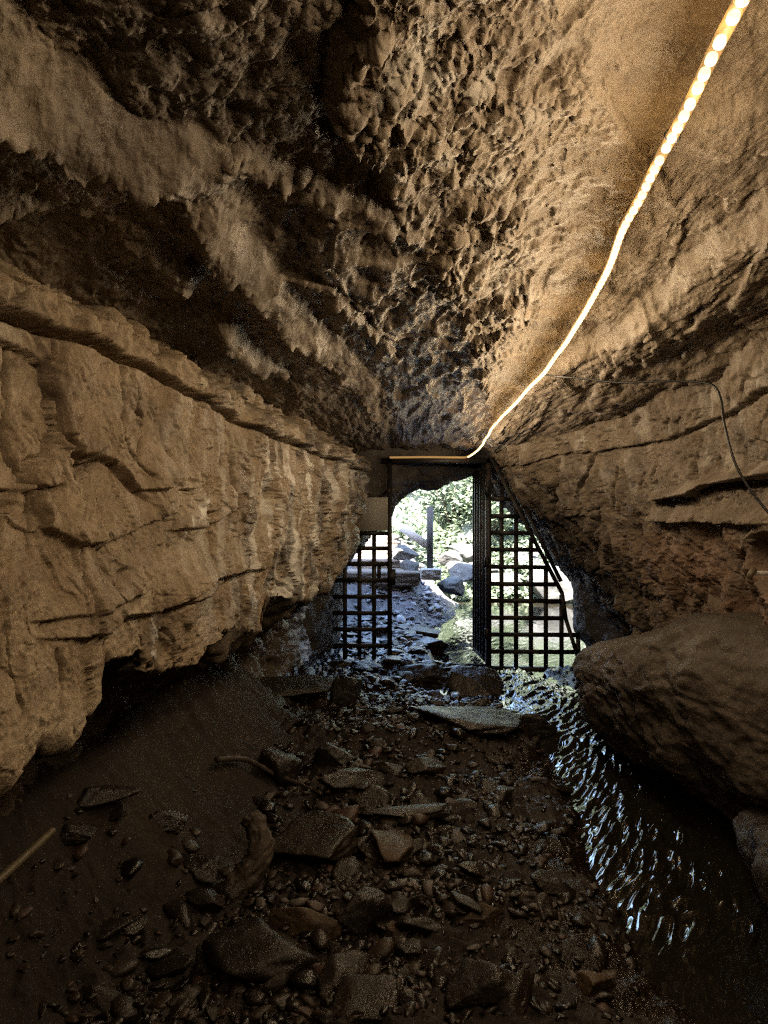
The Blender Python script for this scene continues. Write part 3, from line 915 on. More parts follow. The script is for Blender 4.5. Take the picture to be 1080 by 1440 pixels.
# ------------------------------------------------------------------ cave mouth
def build_mouth():
    px = [(455, 990), (470, 930), (478, 860), (484, 800), (498, 768), (520, 749), (543, 741), (550, 727), (556, 712), (563, 702), (573, 692), (590, 684), (600, 687), (613, 687), (625, 680), (634, 675), (648, 674), (664, 667), (680, 664), (692, 661), (711, 669), (750, 699), (789, 759), (807, 808), (812, 848), (812, 884), (828, 908), (836, 960), (840, 1000)]
    Y0 = 7.75
    pts = np.array([((u - 540) / F * Y0, (720 - v) / F * Y0) for u, v in px])
    L = np.concatenate([[0], np.cumsum(np.linalg.norm(np.diff(pts, axis=0), axis=1))])
    n = int(360 * Q)
    s = np.linspace(0, L[-1], n)
    bx = np.interp(s, L, pts[:, 0]); bz = np.interp(s, L, pts[:, 1])
    cx, cz = 0.75, -0.75
    dx, dz = bx - cx, bz - cz
    ln = np.sqrt(dx * dx + dz * dz); dx /= ln; dz /= ln
    prof = [(1.6, 6.7), (0.7, 6.95), (0.3, 7.2), (0.1, 7.45), (0.015, 7.62), (0.0, 7.75), (0.03, 7.95), (0.12, 8.2), (0.4, 8.5), (1.2, 8.7), (3.0, 8.9), (9.0, 9.4)]
    pr = catmull([(a, b) for a, b in prof], int(150 * Q))
    r = np.maximum(pr[:, 0], 0)[:, None]; yy = pr[:, 1][:, None]
    X = bx[None] + dx[None] * r; Z = np.minimum(bz[None] + dz[None] * r, 1.5 + 0.2 * np.sin(X * 2)); Y = yy + 0 * X
    P = np.stack([X, Y, Z + CZ], 2)
    nr = normals(P)
    j = pr[:, 0].argmin()
    flip = float((nr[j, :, 0] * dx + nr[j, :, 2] * dz).mean()) > 0
    if flip: nr = -nr
    fade = 0.25 + 0.75 * ss(0.0, 0.3, r)
    fc, jo = facets(np.repeat(s[None], len(pr), 0) * 4, np.repeat(np.linspace(0, 2.4, len(pr))[:, None], n, 1) * 5, 77)
    h = fade * (0.10 * fbm(X * 1.6, Y * 1.6, Z * 1.6, 3) + 0.03 * fc) + 0.014 * ridged(X * 9, Y * 9, Z * 9, 3) + 0.006 * fbm(X * 24, Y * 24, Z * 24, 2)
    P = P + nr * h[..., None]
    me = mesh_from('cave_mouth', P, grid_faces(len(pr), n, flip=flip))
    o = link('cave_mouth', me, M['mouth'])
    tag(o, 'dark rock arch of the cave mouth behind the gate', 'rock arch', kind='structure')


M['mouth'] = rock_mat('mouth_rock', (0.045, 0.04, 0.035), (0.075, 0.066, 0.058), (0.11, 0.1, 0.09))
build_mouth()


def build_hill():
    # the mountain the cave runs through: a shell that keeps the daylight out
    x = np.linspace(-9, 9.5, 60); y = np.linspace(-7, 8.9, 60)
    X, Y = np.meshgrid(x, y, indexing='ij')
    e = np.maximum(np.abs(X - 0.25) / 9.2, np.abs(Y - 0.9) / 8.0)
    Z = np.where(e > 0.98, -2.5, 3.0 - 0.5 * e ** 4 + 0.2 * fbm(X * 0.5, Y * 0.5, 1, 4))
    gf = grid_faces(60, 60)
    gf = gf[(np.arange(len(gf)) % 59) < 55]                # open in front: the rock arch of the mouth closes it
    me = mesh_from('hill', np.stack([X, Y, Z], 2), gf)
    tag(link('hill', me, M['out_rock']), 'rocky hillside the cave runs into', 'hill', kind='structure')
    # unseen rock sheet added across the passage to keep daylight out
    x = np.linspace(-1.8, 2.6, 60); z = np.linspace(-1.0, 2.6, 50)
    X, Z = np.meshgrid(x, z, indexing='ij')
    Y = -4.0 + 0.2 * fbm(X * 1.5, Z * 1.5, 3, 4)
    me = mesh_from('back_blocker', np.stack([X, Y, Z], 2), grid_faces(60, 50, flip=True))
    tag(link('back_blocker', me, M['boulder']), 'unseen rock sheet added behind the viewer to keep daylight out', 'rock wall', kind='structure')


build_hill()


# ------------------------------------------------------------------ rocks
def ico(sub):
    t = (1 + 5 ** 0.5) / 2
    v = [(-1, t, 0), (1, t, 0), (-1, -t, 0), (1, -t, 0), (0, -1, t), (0, 1, t), (0, -1, -t), (0, 1, -t), (t, 0, -1), (t, 0, 1), (-t, 0, -1), (-t, 0, 1)]
    f = [(0, 11, 5), (0, 5, 1), (0, 1, 7), (0, 7, 10), (0, 10, 11), (1, 5, 9), (5, 11, 4), (11, 10, 2), (10, 7, 6), (7, 1, 8), (3, 9, 4), (3, 4, 2), (3, 2, 6), (3, 6, 8), (3, 8, 9), (4, 9, 5), (2, 4, 11), (6, 2, 10), (8, 6, 7), (9, 8, 1)]
    v = [np.array(p, float) / np.linalg.norm(p) for p in v]
    for _ in range(sub):
        mid = {}; g = []
        def m(a, b):
            k = (min(a, b), max(a, b))
            if k not in mid:
                p = v[a] + v[b]; v.append(p / np.linalg.norm(p)); mid[k] = len(v) - 1
            return mid[k]
        for a, b, c in f:
            ab, bc, ca = m(a, b), m(b, c), m(c, a)
            g += [(a, ab, ca), (b, bc, ab), (c, ca, bc), (ab, bc, ca)]
        f = g
    return np.array(v), np.array(f)


_ico = {k: ico(k) for k in (1, 2, 3, 4, 5, 6)}


def rock_shape(sub, seed, scale=(1, 1, 1), planes=14, sharp=0.75, rough=0.06):
    """an angular stone: the soft intersection of random half-spaces, roughened"""
    g = np.random.default_rng(seed)
    D, fa = _ico[sub]
    nn = g.normal(size=(planes, 3)); nn /= np.linalg.norm(nn, axis=1)[:, None]
    dd = g.uniform(0.62, 1.0, planes)
    q = np.maximum(D @ nn.T, 0.02) / dd
    p = 4 + 34 * sharp
    r = 1 / (np.sum(q ** p, axis=1) ** (1 / p))
    r = np.minimum(r, 1.5)
    V = D * r[:, None]
    o = g.uniform(-50, 50, 3)
    V = V * (1 + rough * fbm(V[:, 0] * 1.8 + o[0], V[:, 1] * 1.8 + o[1], V[:, 2] * 1.8 + o[2], 4)[:, None] + rough * 0.5 * ridged(V[:, 0] * 5 + o[0], V[:, 1] * 5, V[:, 2] * 5, 2)[:, None] * 0.3)
    return V * np.array(scale), fa


def rock(name, seed, loc, scale, rot, mat, label, cat='rock', group=None, sub=4, planes=9, sharp=1.3, rough=0.07):
    V, fa = rock_shape(sub, seed, scale, planes, sharp, rough)
    o = link(name, mesh_from(name, V, fa), mat)
    o.location = loc; o.rotation_euler = rot
    return tag(o, label, cat, group)


def onfloor(u, v, dz=0.0):
    """where the ray of a pixel meets the floor"""
    k = (u - 540) / F; q = (720 - v) / F
    ys = np.linspace(1.5, 9, 900)
    z = CZ + q * ys - floor_z(k * ys, ys, False)
    i = int(np.argmax(z < 0))
    if z[i] >= 0: i = -1
    y = float(ys[i]); x = k * y
    return x, y, float(floor_z(x, y, True)) + dz


def big_boulder():
    # the long boulder on the right: outline worked over a dense ball
    D, fa = _ico[6]
    q = np.sum(np.abs(D) ** 3.0, axis=1) ** (-1 / 3.0)
    V = D * q[:, None] * np.array((0.86, 1.62, 0.49))
    V[:, 0] += 0.25 * np.clip(V[:, 2], -1, 0.2) * -0.8
    V[:, 2] *= np.where(V[:, 1] > 0, 1 - 0.28 * V[:, 1] / 1.62, 1.0)
    V[:, 2] -= 0.14 * V[:, 1]
    a = R(6)
    x = V[:, 0] * math.cos(a) - V[:, 1] * math.sin(a); y = V[:, 0] * math.sin(a) + V[:, 1] * math.cos(a)
    V = np.stack([x, y, V[:, 2]], 1)
    loc = np.array((2.12, 3.72, 0.45))
    W = V + loc
    nv = V / np.linalg.norm(V, axis=1)[:, None]
    h = 0.08 * fbm(W[:, 0] * 1.7, W[:, 1] * 1.7, W[:, 2] * 2.5, 4) + 0.014 * terrace(3.0 * fbm(W[:, 0] * 1.5, W[:, 1] * 1.3, W[:, 2] * 3.2 + 9, 4), 0.08) + 0.010 * fbm(W[:, 0] * 14, W[:, 1] * 14, W[:, 2] * 18, 4) + 0.007 * ridged(W[:, 0] * 11, W[:, 1] * 8, W[:, 2] * 14, 3)
    W = W + nv * h[:, None]
    o = link('boulder', mesh_from('boulder', W - loc, fa), M['boulder'])
    o.location = loc
    tag(o, 'huge rounded brown boulder overhanging the stream on the right', 'boulder')


big_boulder()
rock('rock_shelf', 78, (1.74, 2.5, 0.10), (0.5, 0.62, 0.36), (0, 0, 0.2), M['stone'], 'dark rounded rock low in the right corner beside the stream, under the huge boulder', 'rock', sub=5, sharp=0.3, rough=0.1)

spec = [  # u, v, half sizes, rot, material, seed, name, label
    (385, 1092, (0.11, 0.10, 0.085), (0, 0, 0.4), 'stone_dark', 1, 'stone', 'round dark stone behind the thin crooked branch on the bank'),
    (500, 1112, (0.17, 0.10, 0.05), (0.1, 0.3, 0.5), 'stone_dark', 2, 'stone_slab', 'long wet slab tilted and glistening left of the rubble middle'),
    (448, 1222, (0.17, 0.14, 0.055), (0.12, -0.15, 0.5), 'stone', 3, 'stone_slab', 'big flat triangular slab with a black shadowed front'),
    (552, 1218, (0.11, 0.085, 0.05), (0.2, 0.2, 0.9), 'stone_pale', 4, 'stone', 'ochre angular stone right of the triangular slab'),
    (521, 1148, (0.07, 0.055, 0.045), (0.1, 0.1, 0.3), 'stone', 5, 'stone', 'squarish brown stone below the glistening slab'),
    (420, 1332, (0.10, 0.06, 0.05), (0, 0.1, 0.1), 'stone_pale', 6, 'stone', 'oblong ochre stone low on the left of the rubble'),
    (508, 1318, (0.075, 0.07, 0.07), (0, 0, 0.3), 'stone_dark', 7, 'stone', 'round blackish stone between the ochre stones'),
    (548, 1318, (0.035, 0.03, 0.055), (0.3, 0.1, 0), 'stone_pale', 8, 'stone', 'small upright ochre stone beside the round blackish one'),
    (670, 975, (0.16, 0.16, 0.15), (0, 0.2, 0), 'dark_rock', 9, 'rock', 'black angular rock just inside the gate by the stream'),
    (600, 962, (0.22, 0.16, 0.07), (0, 0.0, 0.2), 'dark_rock', 10, 'rock', 'low dark wet rock on the sill of the open doorway'),
    (665, 1030, (0.36, 0.2, 0.06), (0.0, 0.0, 0.05), 'stone_dark', 11, 'rock', 'long dark mound of rock across the floor before the gate'),
    (745, 1030, (0.15, 0.10, 0.07), (0, 0, 0.1), 'dark_rock', 12, 'rock', 'dark rock at the stream edge at the end of the long mound'),
    (235, 1170, (0.085, 0.05, 0.035), (0, 0, 0.2), 'stone_dark', 13, 'stone', 'small flat dark stone alone on the sandy bank'),
    (130, 1130, (0.10, 0.06, 0.04), (0, 0, 0.4), 'stone_dark', 14, 'stone', 'dark flat stone under the left wall overhang'),
    (105, 1185, (0.075, 0.05, 0.03), (0, 0.2, -0.5), 'stone_dark', 15, 'stone', 'dark wedge stone at the tip of the pale pole'),
    (280, 1230, (0.085, 0.05, 0.045), (0, 0.1, -0.4), 'stone_dark', 16, 'stone', 'dark stone left of the upright curved driftwood'),
    (470, 1085, (0.11, 0.09, 0.06), (0, 0.2, 0.4), 'stone_dark', 17, 'stone', 'dark jagged stone at the foot of the sandy bank'),
    (490, 990, (0.09, 0.10, 0.13), (0.1, 0.3, 0), 'dark_rock', 18, 'rock', 'dark pointed rock standing on the bank edge near the gate'),
    (400, 985, (0.30, 0.16, 0.10), (0, 0, 0.1), 'dark_rock', 19, 'rock', 'broad dark rock at the back of the sandy bank'),
    (590, 1165, (0.20, 0.07, 0.025), (0, 0.05, 0.15), 'stone_dark', 20, 'stone_slab', 'thin wet slab shining in the middle of the rubble'),
    (680, 1305, (0.055, 0.035, 0.03), (0, 0, 0.2), 'stone_pale', 21, 'stone', 'small ochre stone by two pale pebbles'),
    (350, 1380, (0.16, 0.10, 0.07), (0, 0, 0.1), 'stone_dark', 22, 'stone', 'large dim stone in the shadow at the bottom left'),
    (680, 1425, (0.10, 0.07, 0.06), (0, 0, 0.3), 'stone', 23, 'stone', 'brown block of stone at the bottom edge of the rubble'),
    (600, 1100, (0.09, 0.06, 0.04), (0, 0.1, 0.6), 'stone', 24, 'stone', 'flat brown stone in the middle distance of the rubble'),
    (690, 1120, (0.08, 0.05, 0.035), (0, 0, 0.2), 'stone_dark', 25, 'stone', 'dark stone at the right edge of the rubble'),
    (780, 1265, (0.07, 0.05, 0.035), (0, 0.2, 0.4), 'stone', 26, 'stone', 'stone standing out of the dark mud left of the stream'),
    (835, 1400, (0.05, 0.035, 0.03), (0, 0, 0.4), 'stone_pale', 27, 'stone', 'small ochre stone on the dark mud at the bottom right'),
]
for (u, v, sc, rot, mt, sd, nm, lb) in spec:
    x, y, z = onfloor(u, v)
    rock(nm, sd, (x, y + sc[1] * 0.5, z + sc[2] * 0.35), sc, rot, M[mt], lb, 'stone' if 'stone' in nm else 'rock', sub=4)

# loose stones: copies of a few shapes, each an object of its own
base = []
for i in range(12):
    g = np.random.default_rng(200 + i)
    V, fa = rock_shape(3, 200 + i, (1.0, g.uniform(0.5, 0.95), g.uniform(0.2, 0.55)), 11, 1.0, 0.07)
    me = mesh_from('loose_stone', V, fa)
    me.materials.append(M['stone' if i % 3 == 0 else ('stone_dark' if i % 3 == 1 else 'stone')])
    base.append(me)
KIND = {0: 'loose brown stone lying in the wet rubble of the cave floor', 1: 'loose blackish stone lying in the wet rubble of the cave floor', 2: 'loose brown stone lying in the wet rubble of the cave floor'}
cnt = 0
while cnt < 285:
    v = random.uniform(985, 1450) if random.random() < 0.8 else random.uniform(935, 1010)
    u = random.gauss(560 - 90 * ss(1150, 1400, v), 130 + 70 * ss(1150, 1400, v)) if v > 1000 else random.gauss(600, 90)
    x, y, z = onfloor(u, v)
    if (x < -0.62 and y > 2.75) or x > 1.0 or x < -1.0 or (x > 0.62 and y < 3.9 and random.random() < 0.8) or y > 7.6: continue
    s = min(0.09, 0.022 * math.exp(random.gauss(0.35, 0.5)))
    i = random.randrange(12)
    o = bpy.data.objects.new('loose_stone', base[i]); C.objects.link(o)
    o.location = (x, y, z + s * 0.12); o.scale = (s, s, s)
    o.rotation_euler = (random.gauss(0, 0.3), random.gauss(0, 0.3), random.uniform(0, 6.28))
    tag(o, KIND[i % 3], 'stone', 'loose stones in the rubble ' + ('brown' if i % 3 != 1 else 'blackish'))
    cnt += 1


def build_gravel():
    shapes = [rock_shape(2 if i < 4 else 1, 400 + i, (1, 0.55 + 0.04 * i, 0.3 + 0.03 * i), 8, 0.9, 0.06) for i in range(10)]
    n = int(8500 * Q)
    VV = []; FF = []; RN = []; OU = []; off = 0
    v = rng.uniform(880, 1470, n); 
    y = F * CZ / (v - 720); 
    spread = rng.normal(0, 1, n)
    x = 0.12 + 0.42 * spread - 0.3 * ss(2.9, 2.2, y)
    far = rng.random(n) < 0.16
    y = np.where(far, rng.uniform(7.2, 11.5, n), y)
    x = np.where(far, rng.uniform(-0.3, 0.85, n) + (y - 8) * 0.02, x)
    ok = ((x > -0.62) | ((x > -1.1) & (y < 2.8)) | (rng.random(n) < 0.16)) & (x < 1.05) & (x > -1.1) & (fbm(x * 2.5, y * 2.5, 5.0, 2) > -0.12 - 0.5 * rng.random(n))
    z = floor_z(x, y)
    s = 0.009 * np.exp(rng.normal(0.1, 0.55, n)) * (1 + 0.12 * np.clip(y - 2, 0, 9))
    for i in np.nonzero(ok)[0]:
        V, fa = shapes[i % 10]
        a = rng.uniform(0, 6.28); c, sn = math.cos(a), math.sin(a)
        t = rng.uniform(-0.4, 0.4)
        W = V * s[i]
        W = np.stack([W[:, 0] * c - W[:, 1] * sn, W[:, 0] * sn + W[:, 1] * c, W[:, 2] + t * W[:, 0]], 1) + (x[i], y[i], z[i] + s[i] * 0.15)
        VV.append(W); FF.append(fa + off); off += len(W)
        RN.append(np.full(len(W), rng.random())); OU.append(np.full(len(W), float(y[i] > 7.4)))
    me = mesh_from('gravel', np.concatenate(VV), np.concatenate(FF), False)
    attr(me, 'rnd', np.concatenate(RN)); attr(me, 'outside', np.concatenate(OU))
    yy = np.concatenate(VV)[:, 1]; attr(me, 'wet', ss(4.2, 5.8, yy))
    tag(link('gravel', me, M['gravel']), 'wet brown gravel and pebbles strewn over the cave floor', 'gravel', kind='stuff')


build_gravel()

# ------------------------------------------------------------------ driftwood, branch, pole, pipe
def tube_thing(name, pts, r, mat, label, cat, rf=None, n=40, seg=12, rough=0.0):
    p = catmull(pts, n)
    loc = p[0].copy()
    o = MB().tube(p - loc, r, seg, rf).build(name, mat, None, True)
    if rough:
        co_ = np.empty(len(o.data.vertices) * 3, f32); o.data.vertices.foreach_get('co', co_); v = co_.reshape(-1, 3)
        k = np.arange(len(v)) % seg; t = np.arange(len(v)) // seg / n
        an = k / seg * 2 * math.pi
        d = ridged(np.cos(an) * 2.2, np.sin(an) * 2.2, t * 2.5, 3) + 0.8 * fbm(np.cos(an) * 1.2, np.sin(an) * 1.2, t * 9, 3)
        ax = np.stack([np.interp(t, np.linspace(0, 1, n), (p - loc)[:, i]) for i in range(3)], 1)
        rad = v - ax; rad /= np.linalg.norm(rad, axis=1)[:, None] + 1e-6
        v = v + rad * (rough * d)[:, None]
        o.data.vertices.foreach_set('co', np.ascontiguousarray(v, f32).ravel()); o.data.update()
    o.location = loc
    return tag(o, label, cat)


bx, by, bz = onfloor(335, 1262)
tube_thing('driftwood', [(bx - 0.07, by - 0.05, bz - 0.03), (bx - 0.01, by, bz + 0.02), (bx + 0.05, by + 0.03, bz + 0.08), (bx + 0.075, by + 0.06, bz + 0.15), (bx + 0.05, by + 0.10, bz + 0.21), (bx + 0.02, by + 0.12, bz + 0.24)], 0.046, M['wood'], 'thick curved piece of driftwood standing out of the bank', 'driftwood',
           lambda t, i: (1.0 - 0.5 * t) * (1 + 0.04 * math.sin(i * 0.7)), 90, 40, 0.012)
p = [onfloor(305, 1097), onfloor(345, 1092), onfloor(385, 1100), onfloor(420, 1112), onfloor(452, 1128)]
tube_thing('branch', [(a, b, c + 0.075 - 0.012 * i) for i, (a, b, c) in enumerate(p)], 0.013, M['wood'], 'thin crooked branch lying across the foot of the sandy bank', 'branch', lambda t, i: 1.2 - 0.6 * t + 0.15 * math.sin(i * 2.1))
tube_thing('pole', [P3(-40, 1268, 1.75), P3(-5, 1240, 1.85), P3(35, 1204, 1.98), P3(74, 1168, 2.12)], 0.011, M['pole'], 'pale straight pole sticking in from the lower left corner', 'pole')
pr = empty('drain_pipe', P3(1074, 806, 2.72), 'short grey capped pipe poking out of the hollow in the right wall', 'pipe')
a = np.array(P3(1062, 806, 2.7)) - np.array(pr.location); b = np.array(P3(1120, 806, 2.75)) - np.array(pr.location)
MB().tube([a, a * 0.6 + b * 0.4, b], 0.008, 12).build('pipe_body', M['pipe'], pr, True)
a1 = np.array(P3(1056, 800, 2.69)) - np.array(pr.location); a2 = np.array(P3(1062, 812, 2.7)) - np.array(pr.location)
MB().tube([np.array(P3(1053, 814, 2.69)) - np.array(pr.location), np.array(P3(1056, 807, 2.69)) - np.array(pr.location), np.array(P3(1061, 799, 2.69)) - np.array(pr.location)], 0.011, 14).build('cap', M['pole'], pr, True)

# ------------------------------------------------------------------ lamp string
LAMP_W = 0.135


def build_rope():
    pts = []
    for (u, v, z) in ROPE_PX:
        z = z - 0.015
        Y = F * z / (720 - v)
        pts.append(((u - 540) / F * Y, Y, CZ + z))
    first = np.array(pts[0]); 
    back = [(first[0] - 0.05, -0.5, CZ + 0.62), (first[0] - 0.04, -0.1, CZ + 0.61), (first[0] - 0.02, 0.25, CZ + 0.61)]
    end = [P3(640, 643.5, 6.94), P3(600, 643, 6.94), P3(548, 643, 6.94)]
    ctrl = np.array(back + pts + end)
    root = empty('lamp_string', ctrl[3], 'long glowing amber lamp string hanging along the ceiling to the gate', 'string light')
    p = catmull(ctrl, 900)
    # small wobble where it is tied up
    L = np.concatenate([[0], np.cumsum(np.linalg.norm(np.diff(p, axis=0), axis=1))])
    n = int(L[-1] / 0.012)
    q = np.stack([np.interp(np.linspace(0, L[-1], n), L, p[:, i]) for i in range(3)], 1)
    q[:, 2] += 0.006 * perlin(np.linspace(0, L[-1], n) * 2.3, 0.3, 0.1)
    q[:, 0] += 0.006 * perlin(np.linspace(0, L[-1], n) * 2.9, 0.7, 5.1)
    loc = np.array(root.location)
    MB().tube(q - loc, 0.0098, 12).build('tube', M['tube'], root, True)
    # beads: the short lit lengths showing on the lower side of the tube
    T = np.gradient(q, axis=0); T /= np.linalg.norm(T, axis=1)[:, None]
    S = np.linspace(0, L[-1], n)
    D, fa = _ico[2]
    bead = None
    side = np.array((-0.25, -0.2, -0.95)); side /= np.linalg.norm(side)
    s = 0.02; VV = []; FF = []; off = 0; shown = 0
    end_s = L[-1] - 0.8
    while s < end_s:
        i = int(np.searchsorted(S, s))
        c = q[i] + side * 0.0042
        t = T[i]; x = np.cross(t, side); x /= np.linalg.norm(x); y = np.cross(x, t)
        k = 1 + 0.28 * math.sin(s * 9.1)
        ys = c[1]
        step = 0.036 - 0.003 * math.sin(s * 3.1)
        if 0.7 < ys and shown < 100:
            if bead is None:
                dd = np.sign(D) * np.abs(D) ** 0.8
                bead = mesh_from('led', dd * np.array((0.0078, 0.0084, 0.0078)), fa); bead.materials.append(M['led'])
            o = bpy.data.objects.new('led', bead); C.objects.link(o); o.parent = root
            from mathutils import Matrix, Vector
            mt = Matrix((x * 1.0, t * k, y)).transposed().to_4x4(); mt.translation = Vector(c - loc)
            o.matrix_local = mt
            shown += 1
        else:
            W = D * np.array((0.0078, 0.0094, 0.0078))
            W = W[:, :1] * x + W[:, 1:2] * t + W[:, 2:] * y + c - loc
            VV.append(W); FF.append(fa + off); off += len(W)
        s += step
    # the light the string gives off: one small lamp every 14 cm along its lit length
    ld = bpy.data.lights.new('lamp', 'POINT'); ld.energy = LAMP_W; ld.color = (1.0, 0.75, 0.465); ld.shadow_soft_size = 0.010
    for sl in np.arange(0.05, end_s, 0.14):
        i = int(np.searchsorted(S, sl))
        if q[i][1] > 5.6 and int(round(sl / 0.14)) % 3: continue
        lo = bpy.data.objects.new('lamp', ld); C.objects.link(lo); lo.parent = root
        lo.location = q[i] + side * 0.019 - loc
    for sl in np.arange(0.9, end_s, 0.83):
        i = int(np.searchsorted(S, sl)); b_ = q[i] - loc
        mk = MB().tube([b_ + 0.0128 * (math.cos(t) * np.array((1, 0, 0)) + math.sin(t) * np.array((0, 0.25, 0.97))) for t in np.linspace(-1.9, 4.2, 16)], 0.0015, 6)
        mk.tube([b_ + (0.002, 0, 0.0125), b_ + (0.006, 0.004, 0.022), b_ + (0.016, 0.006, 0.027)], 0.0014, 6)
        mk.build('cable_tie', M['cable'], root, True)
    o = link('led_strip', mesh_from('led_strip', np.concatenate(VV), np.concatenate(FF)), M['led'], root)
    o['kind'] = 'stuff'


build_rope()

cb = [P3(764, 527, 3.26), P3(790, 530, 3.2), P3(825, 533, 3.15), P3(870, 538, 3.08), P3(930, 536, 3.0), P3(978, 537, 2.93), P3(1004, 543, 2.87), P3(1014, 562, 2.8), P3(1018, 592, 2.72), P3(1027, 630, 2.66), P3(1036, 656, 2.64), P3(1052, 684, 2.62), P3(1080, 720, 2.58), P3(1120, 760, 2.5)]
tube_thing('cable', cb, 0.0047, M['cable'], 'thin black cable looping from the lamp string down the right wall', 'cable', None, 120, 8)

# ------------------------------------------------------------------ gate
GY = 7.0


def gp(u, v, dy=0.0): return np.array(P3(u, v, GY)) + np.array((0, dy, 0))


def build_gate():
    o0 = gp(606, 935)
    root = empty('metal_gate', o0, 'black iron lattice gate with an open door across the cave mouth', 'gate')
    g = lambda u, v, dy=0.0: gp(u, v, dy) - o0
    m = MB()
    m.bar(g(548, 644), g(548, 940), 0.045, 0.05, (0, 1, 0))
    m.bar(g(687, 644), g(687, 946), 0.05, 0.05, (0, 1, 0))
    m.bar(g(538, 648), g(694, 648), 0.05, 0.05, (0, 1, 0))
    m.build('door_frame', M['iron'], root)
    m = MB(); m.bar(g(470, 931), g(548, 932), 0.045, 0.06, (0, 1, 0)).bar(g(548.5, 933), g(687, 938), 0.045, 0.062, (0, 1, 0)).bar(g(687.5, 940), g(822, 942), 0.045, 0.06, (0, 1, 0))
    m.build('sill', M['iron'], root)
    # left grille
    m = MB()
    for u, v0 in ((485, 766), (505.5, 749), (526, 748)):
        m.bar(g(u, v0, 0.012), g(u, 930, 0.012), 0.041, 0.016, (0, 1, 0))
    for v, u0 in ((750, 497), (771, 483), (793, 474), (816, 468), (839, 468), (862, 468), (885, 468), (908, 468)):
        m.bar(g(u0, v, -0.006), g(546, v, -0.006), 0.041, 0.016, (0, 1, 0))
    m.build('grille', M['iron'], root)
    # right grille
    dg = lambda u: 643.6 + (u - 689) * (832.6 - 643.6) / 100.0
    m = MB()
    for u in (705.5, 726, 747, 768, 790):
        m.bar(g(u, dg(u) + 2, 0.012), g(u, 940, 0.012), 0.041, 0.016, (0, 1, 0))
    m.bar(g(813, 893, 0.012), g(815, 940, 0.012), 0.041, 0.016, (0, 1, 0))
    for v in (678, 701.5, 725.6, 749, 772.5, 797, 821, 844.5, 868.5, 892, 916):
        u1 = min(689 + (v - 643.6) / 1.89, 792) if v < 870 else (800 if v < 880 else 815)
        m.bar(g(688, v, -0.006), g(u1, v + 0.8, -0.006), 0.041, 0.016, (0, 1, 0))
    m.build('grille', M['iron'], root)
    m = MB()
    m.bar(g(690, 644, -0.03), g(789, 833, -0.03), 0.038, 0.02, (0, 1, 0)); m.bar(g(789, 832, -0.031), g(795, 872, -0.031), 0.036, 0.02, (0, 1, 0)); m.bar(g(795, 871, -0.03), g(816, 938, -0.03), 0.036, 0.02, (0, 1, 0))
    m.build('brace', M['iron'], root)
    m = MB()
    m.bar(g(701, 640, 0.03), g(747, 676, 0.03), 0.04, 0.03, (0, 1, 0)); m.bar(g(735, 706, 0.035), g(790, 818, 0.035), 0.036, 0.03, (0, 1, 0)); m.bar(g(737, 700, 0.0), g(731, 724, 0.0), 0.03, 0.02, (0, 1, 0))
    m.build('brace', M['iron'], root)
    m = MB()
    m.bar(g(545, 690, 0.06), g(496, 736, 0.06), 0.03, 0.025, (0, 1, 0)); m.bar(g(497, 735, 0.061), g(446, 826, 0.061), 0.035, 0.025, (0, 1, 0))
    m.bar(g(497, 697, 0.0), g(522, 697, 0.0), 0.04, 0.03, (0, 1, 0)); m.bar(g(456, 757, 0.02), g(484, 758, 0.02), 0.03, 0.02, (0, 1, 0)); m.bar(g(533, 793, 0.03), g(533, 818, 0.03), 0.035, 0.04, (0, 1, 0))
    m.build('brace', M['iron'], root)
    # notice board
    m = MB(); m.bar(g(497, 723, -0.04), g(545.5, 723, -0.04), 0.315, 0.012, (0, 1, 0))
    m.build('notice_board', M['board'], root)
    # door leaf, swung open outwards
    h0 = np.array(P3(686, 652, 7.04)) - o0; b0 = np.array(P3(686, 938, 7.04)) - o0
    far = np.array(((667 - 540) / F * 7.72, 7.72, 0)) - o0
    dirv = far - h0; dirv[2] = 0
    m = MB()
    zt, zb = h0[2], b0[2] + 0.03
    A = lambda t, z: np.array((h0[0] + dirv[0] * t, h0[1] + dirv[1] * t, z))
    wv = (dirv[1], -dirv[0], 0)
    for t in (0.03, 0.985): m.bar(A(t, zb), A(t, zt), 0.04, 0.04, wv)
    for z in (zt - 0.02, zb + 0.02): m.bar(A(0.06, z), A(0.96, z), 0.04, 0.036, wv)
    for t in (0.22, 0.41, 0.6, 0.79): m.bar(A(t, zb + 0.045), A(t, zt - 0.045), 0.034, 0.05, wv)
    k = 1
    while zb + 0.16 * k < zt - 0.08:
        m.bar(A(0.06, zb + 0.16 * k), A(0.96, zb + 0.16 * k), 0.03, 0.014, wv); k += 1
    lf = m.build('door_leaf', M['iron'], root)
    m = MB(); m.bar(A(0.05, (zt + zb) / 2 - 0.0) + np.array((0.026, 0, 0)), A(0.97, (zt + zb) / 2) + np.array((0.026, 0, 0)), zt - zb - 0.02, 0.006, wv)
    m.build('door_panel', M['iron'], lf)
    for v in (690, 790, 890):
        MB().tube([g(684, v - 7, -0.035), g(684, v, -0.035), g(684, v + 7, -0.035)], 0.022, 10).build('hinge', M['iron'], root, True)
    MB().bar(g(551, 800, -0.03), g(551, 822, -0.03), 0.07, 0.05, (0, 1, 0)).build('lock_box', M['iron'], root)


build_gate()

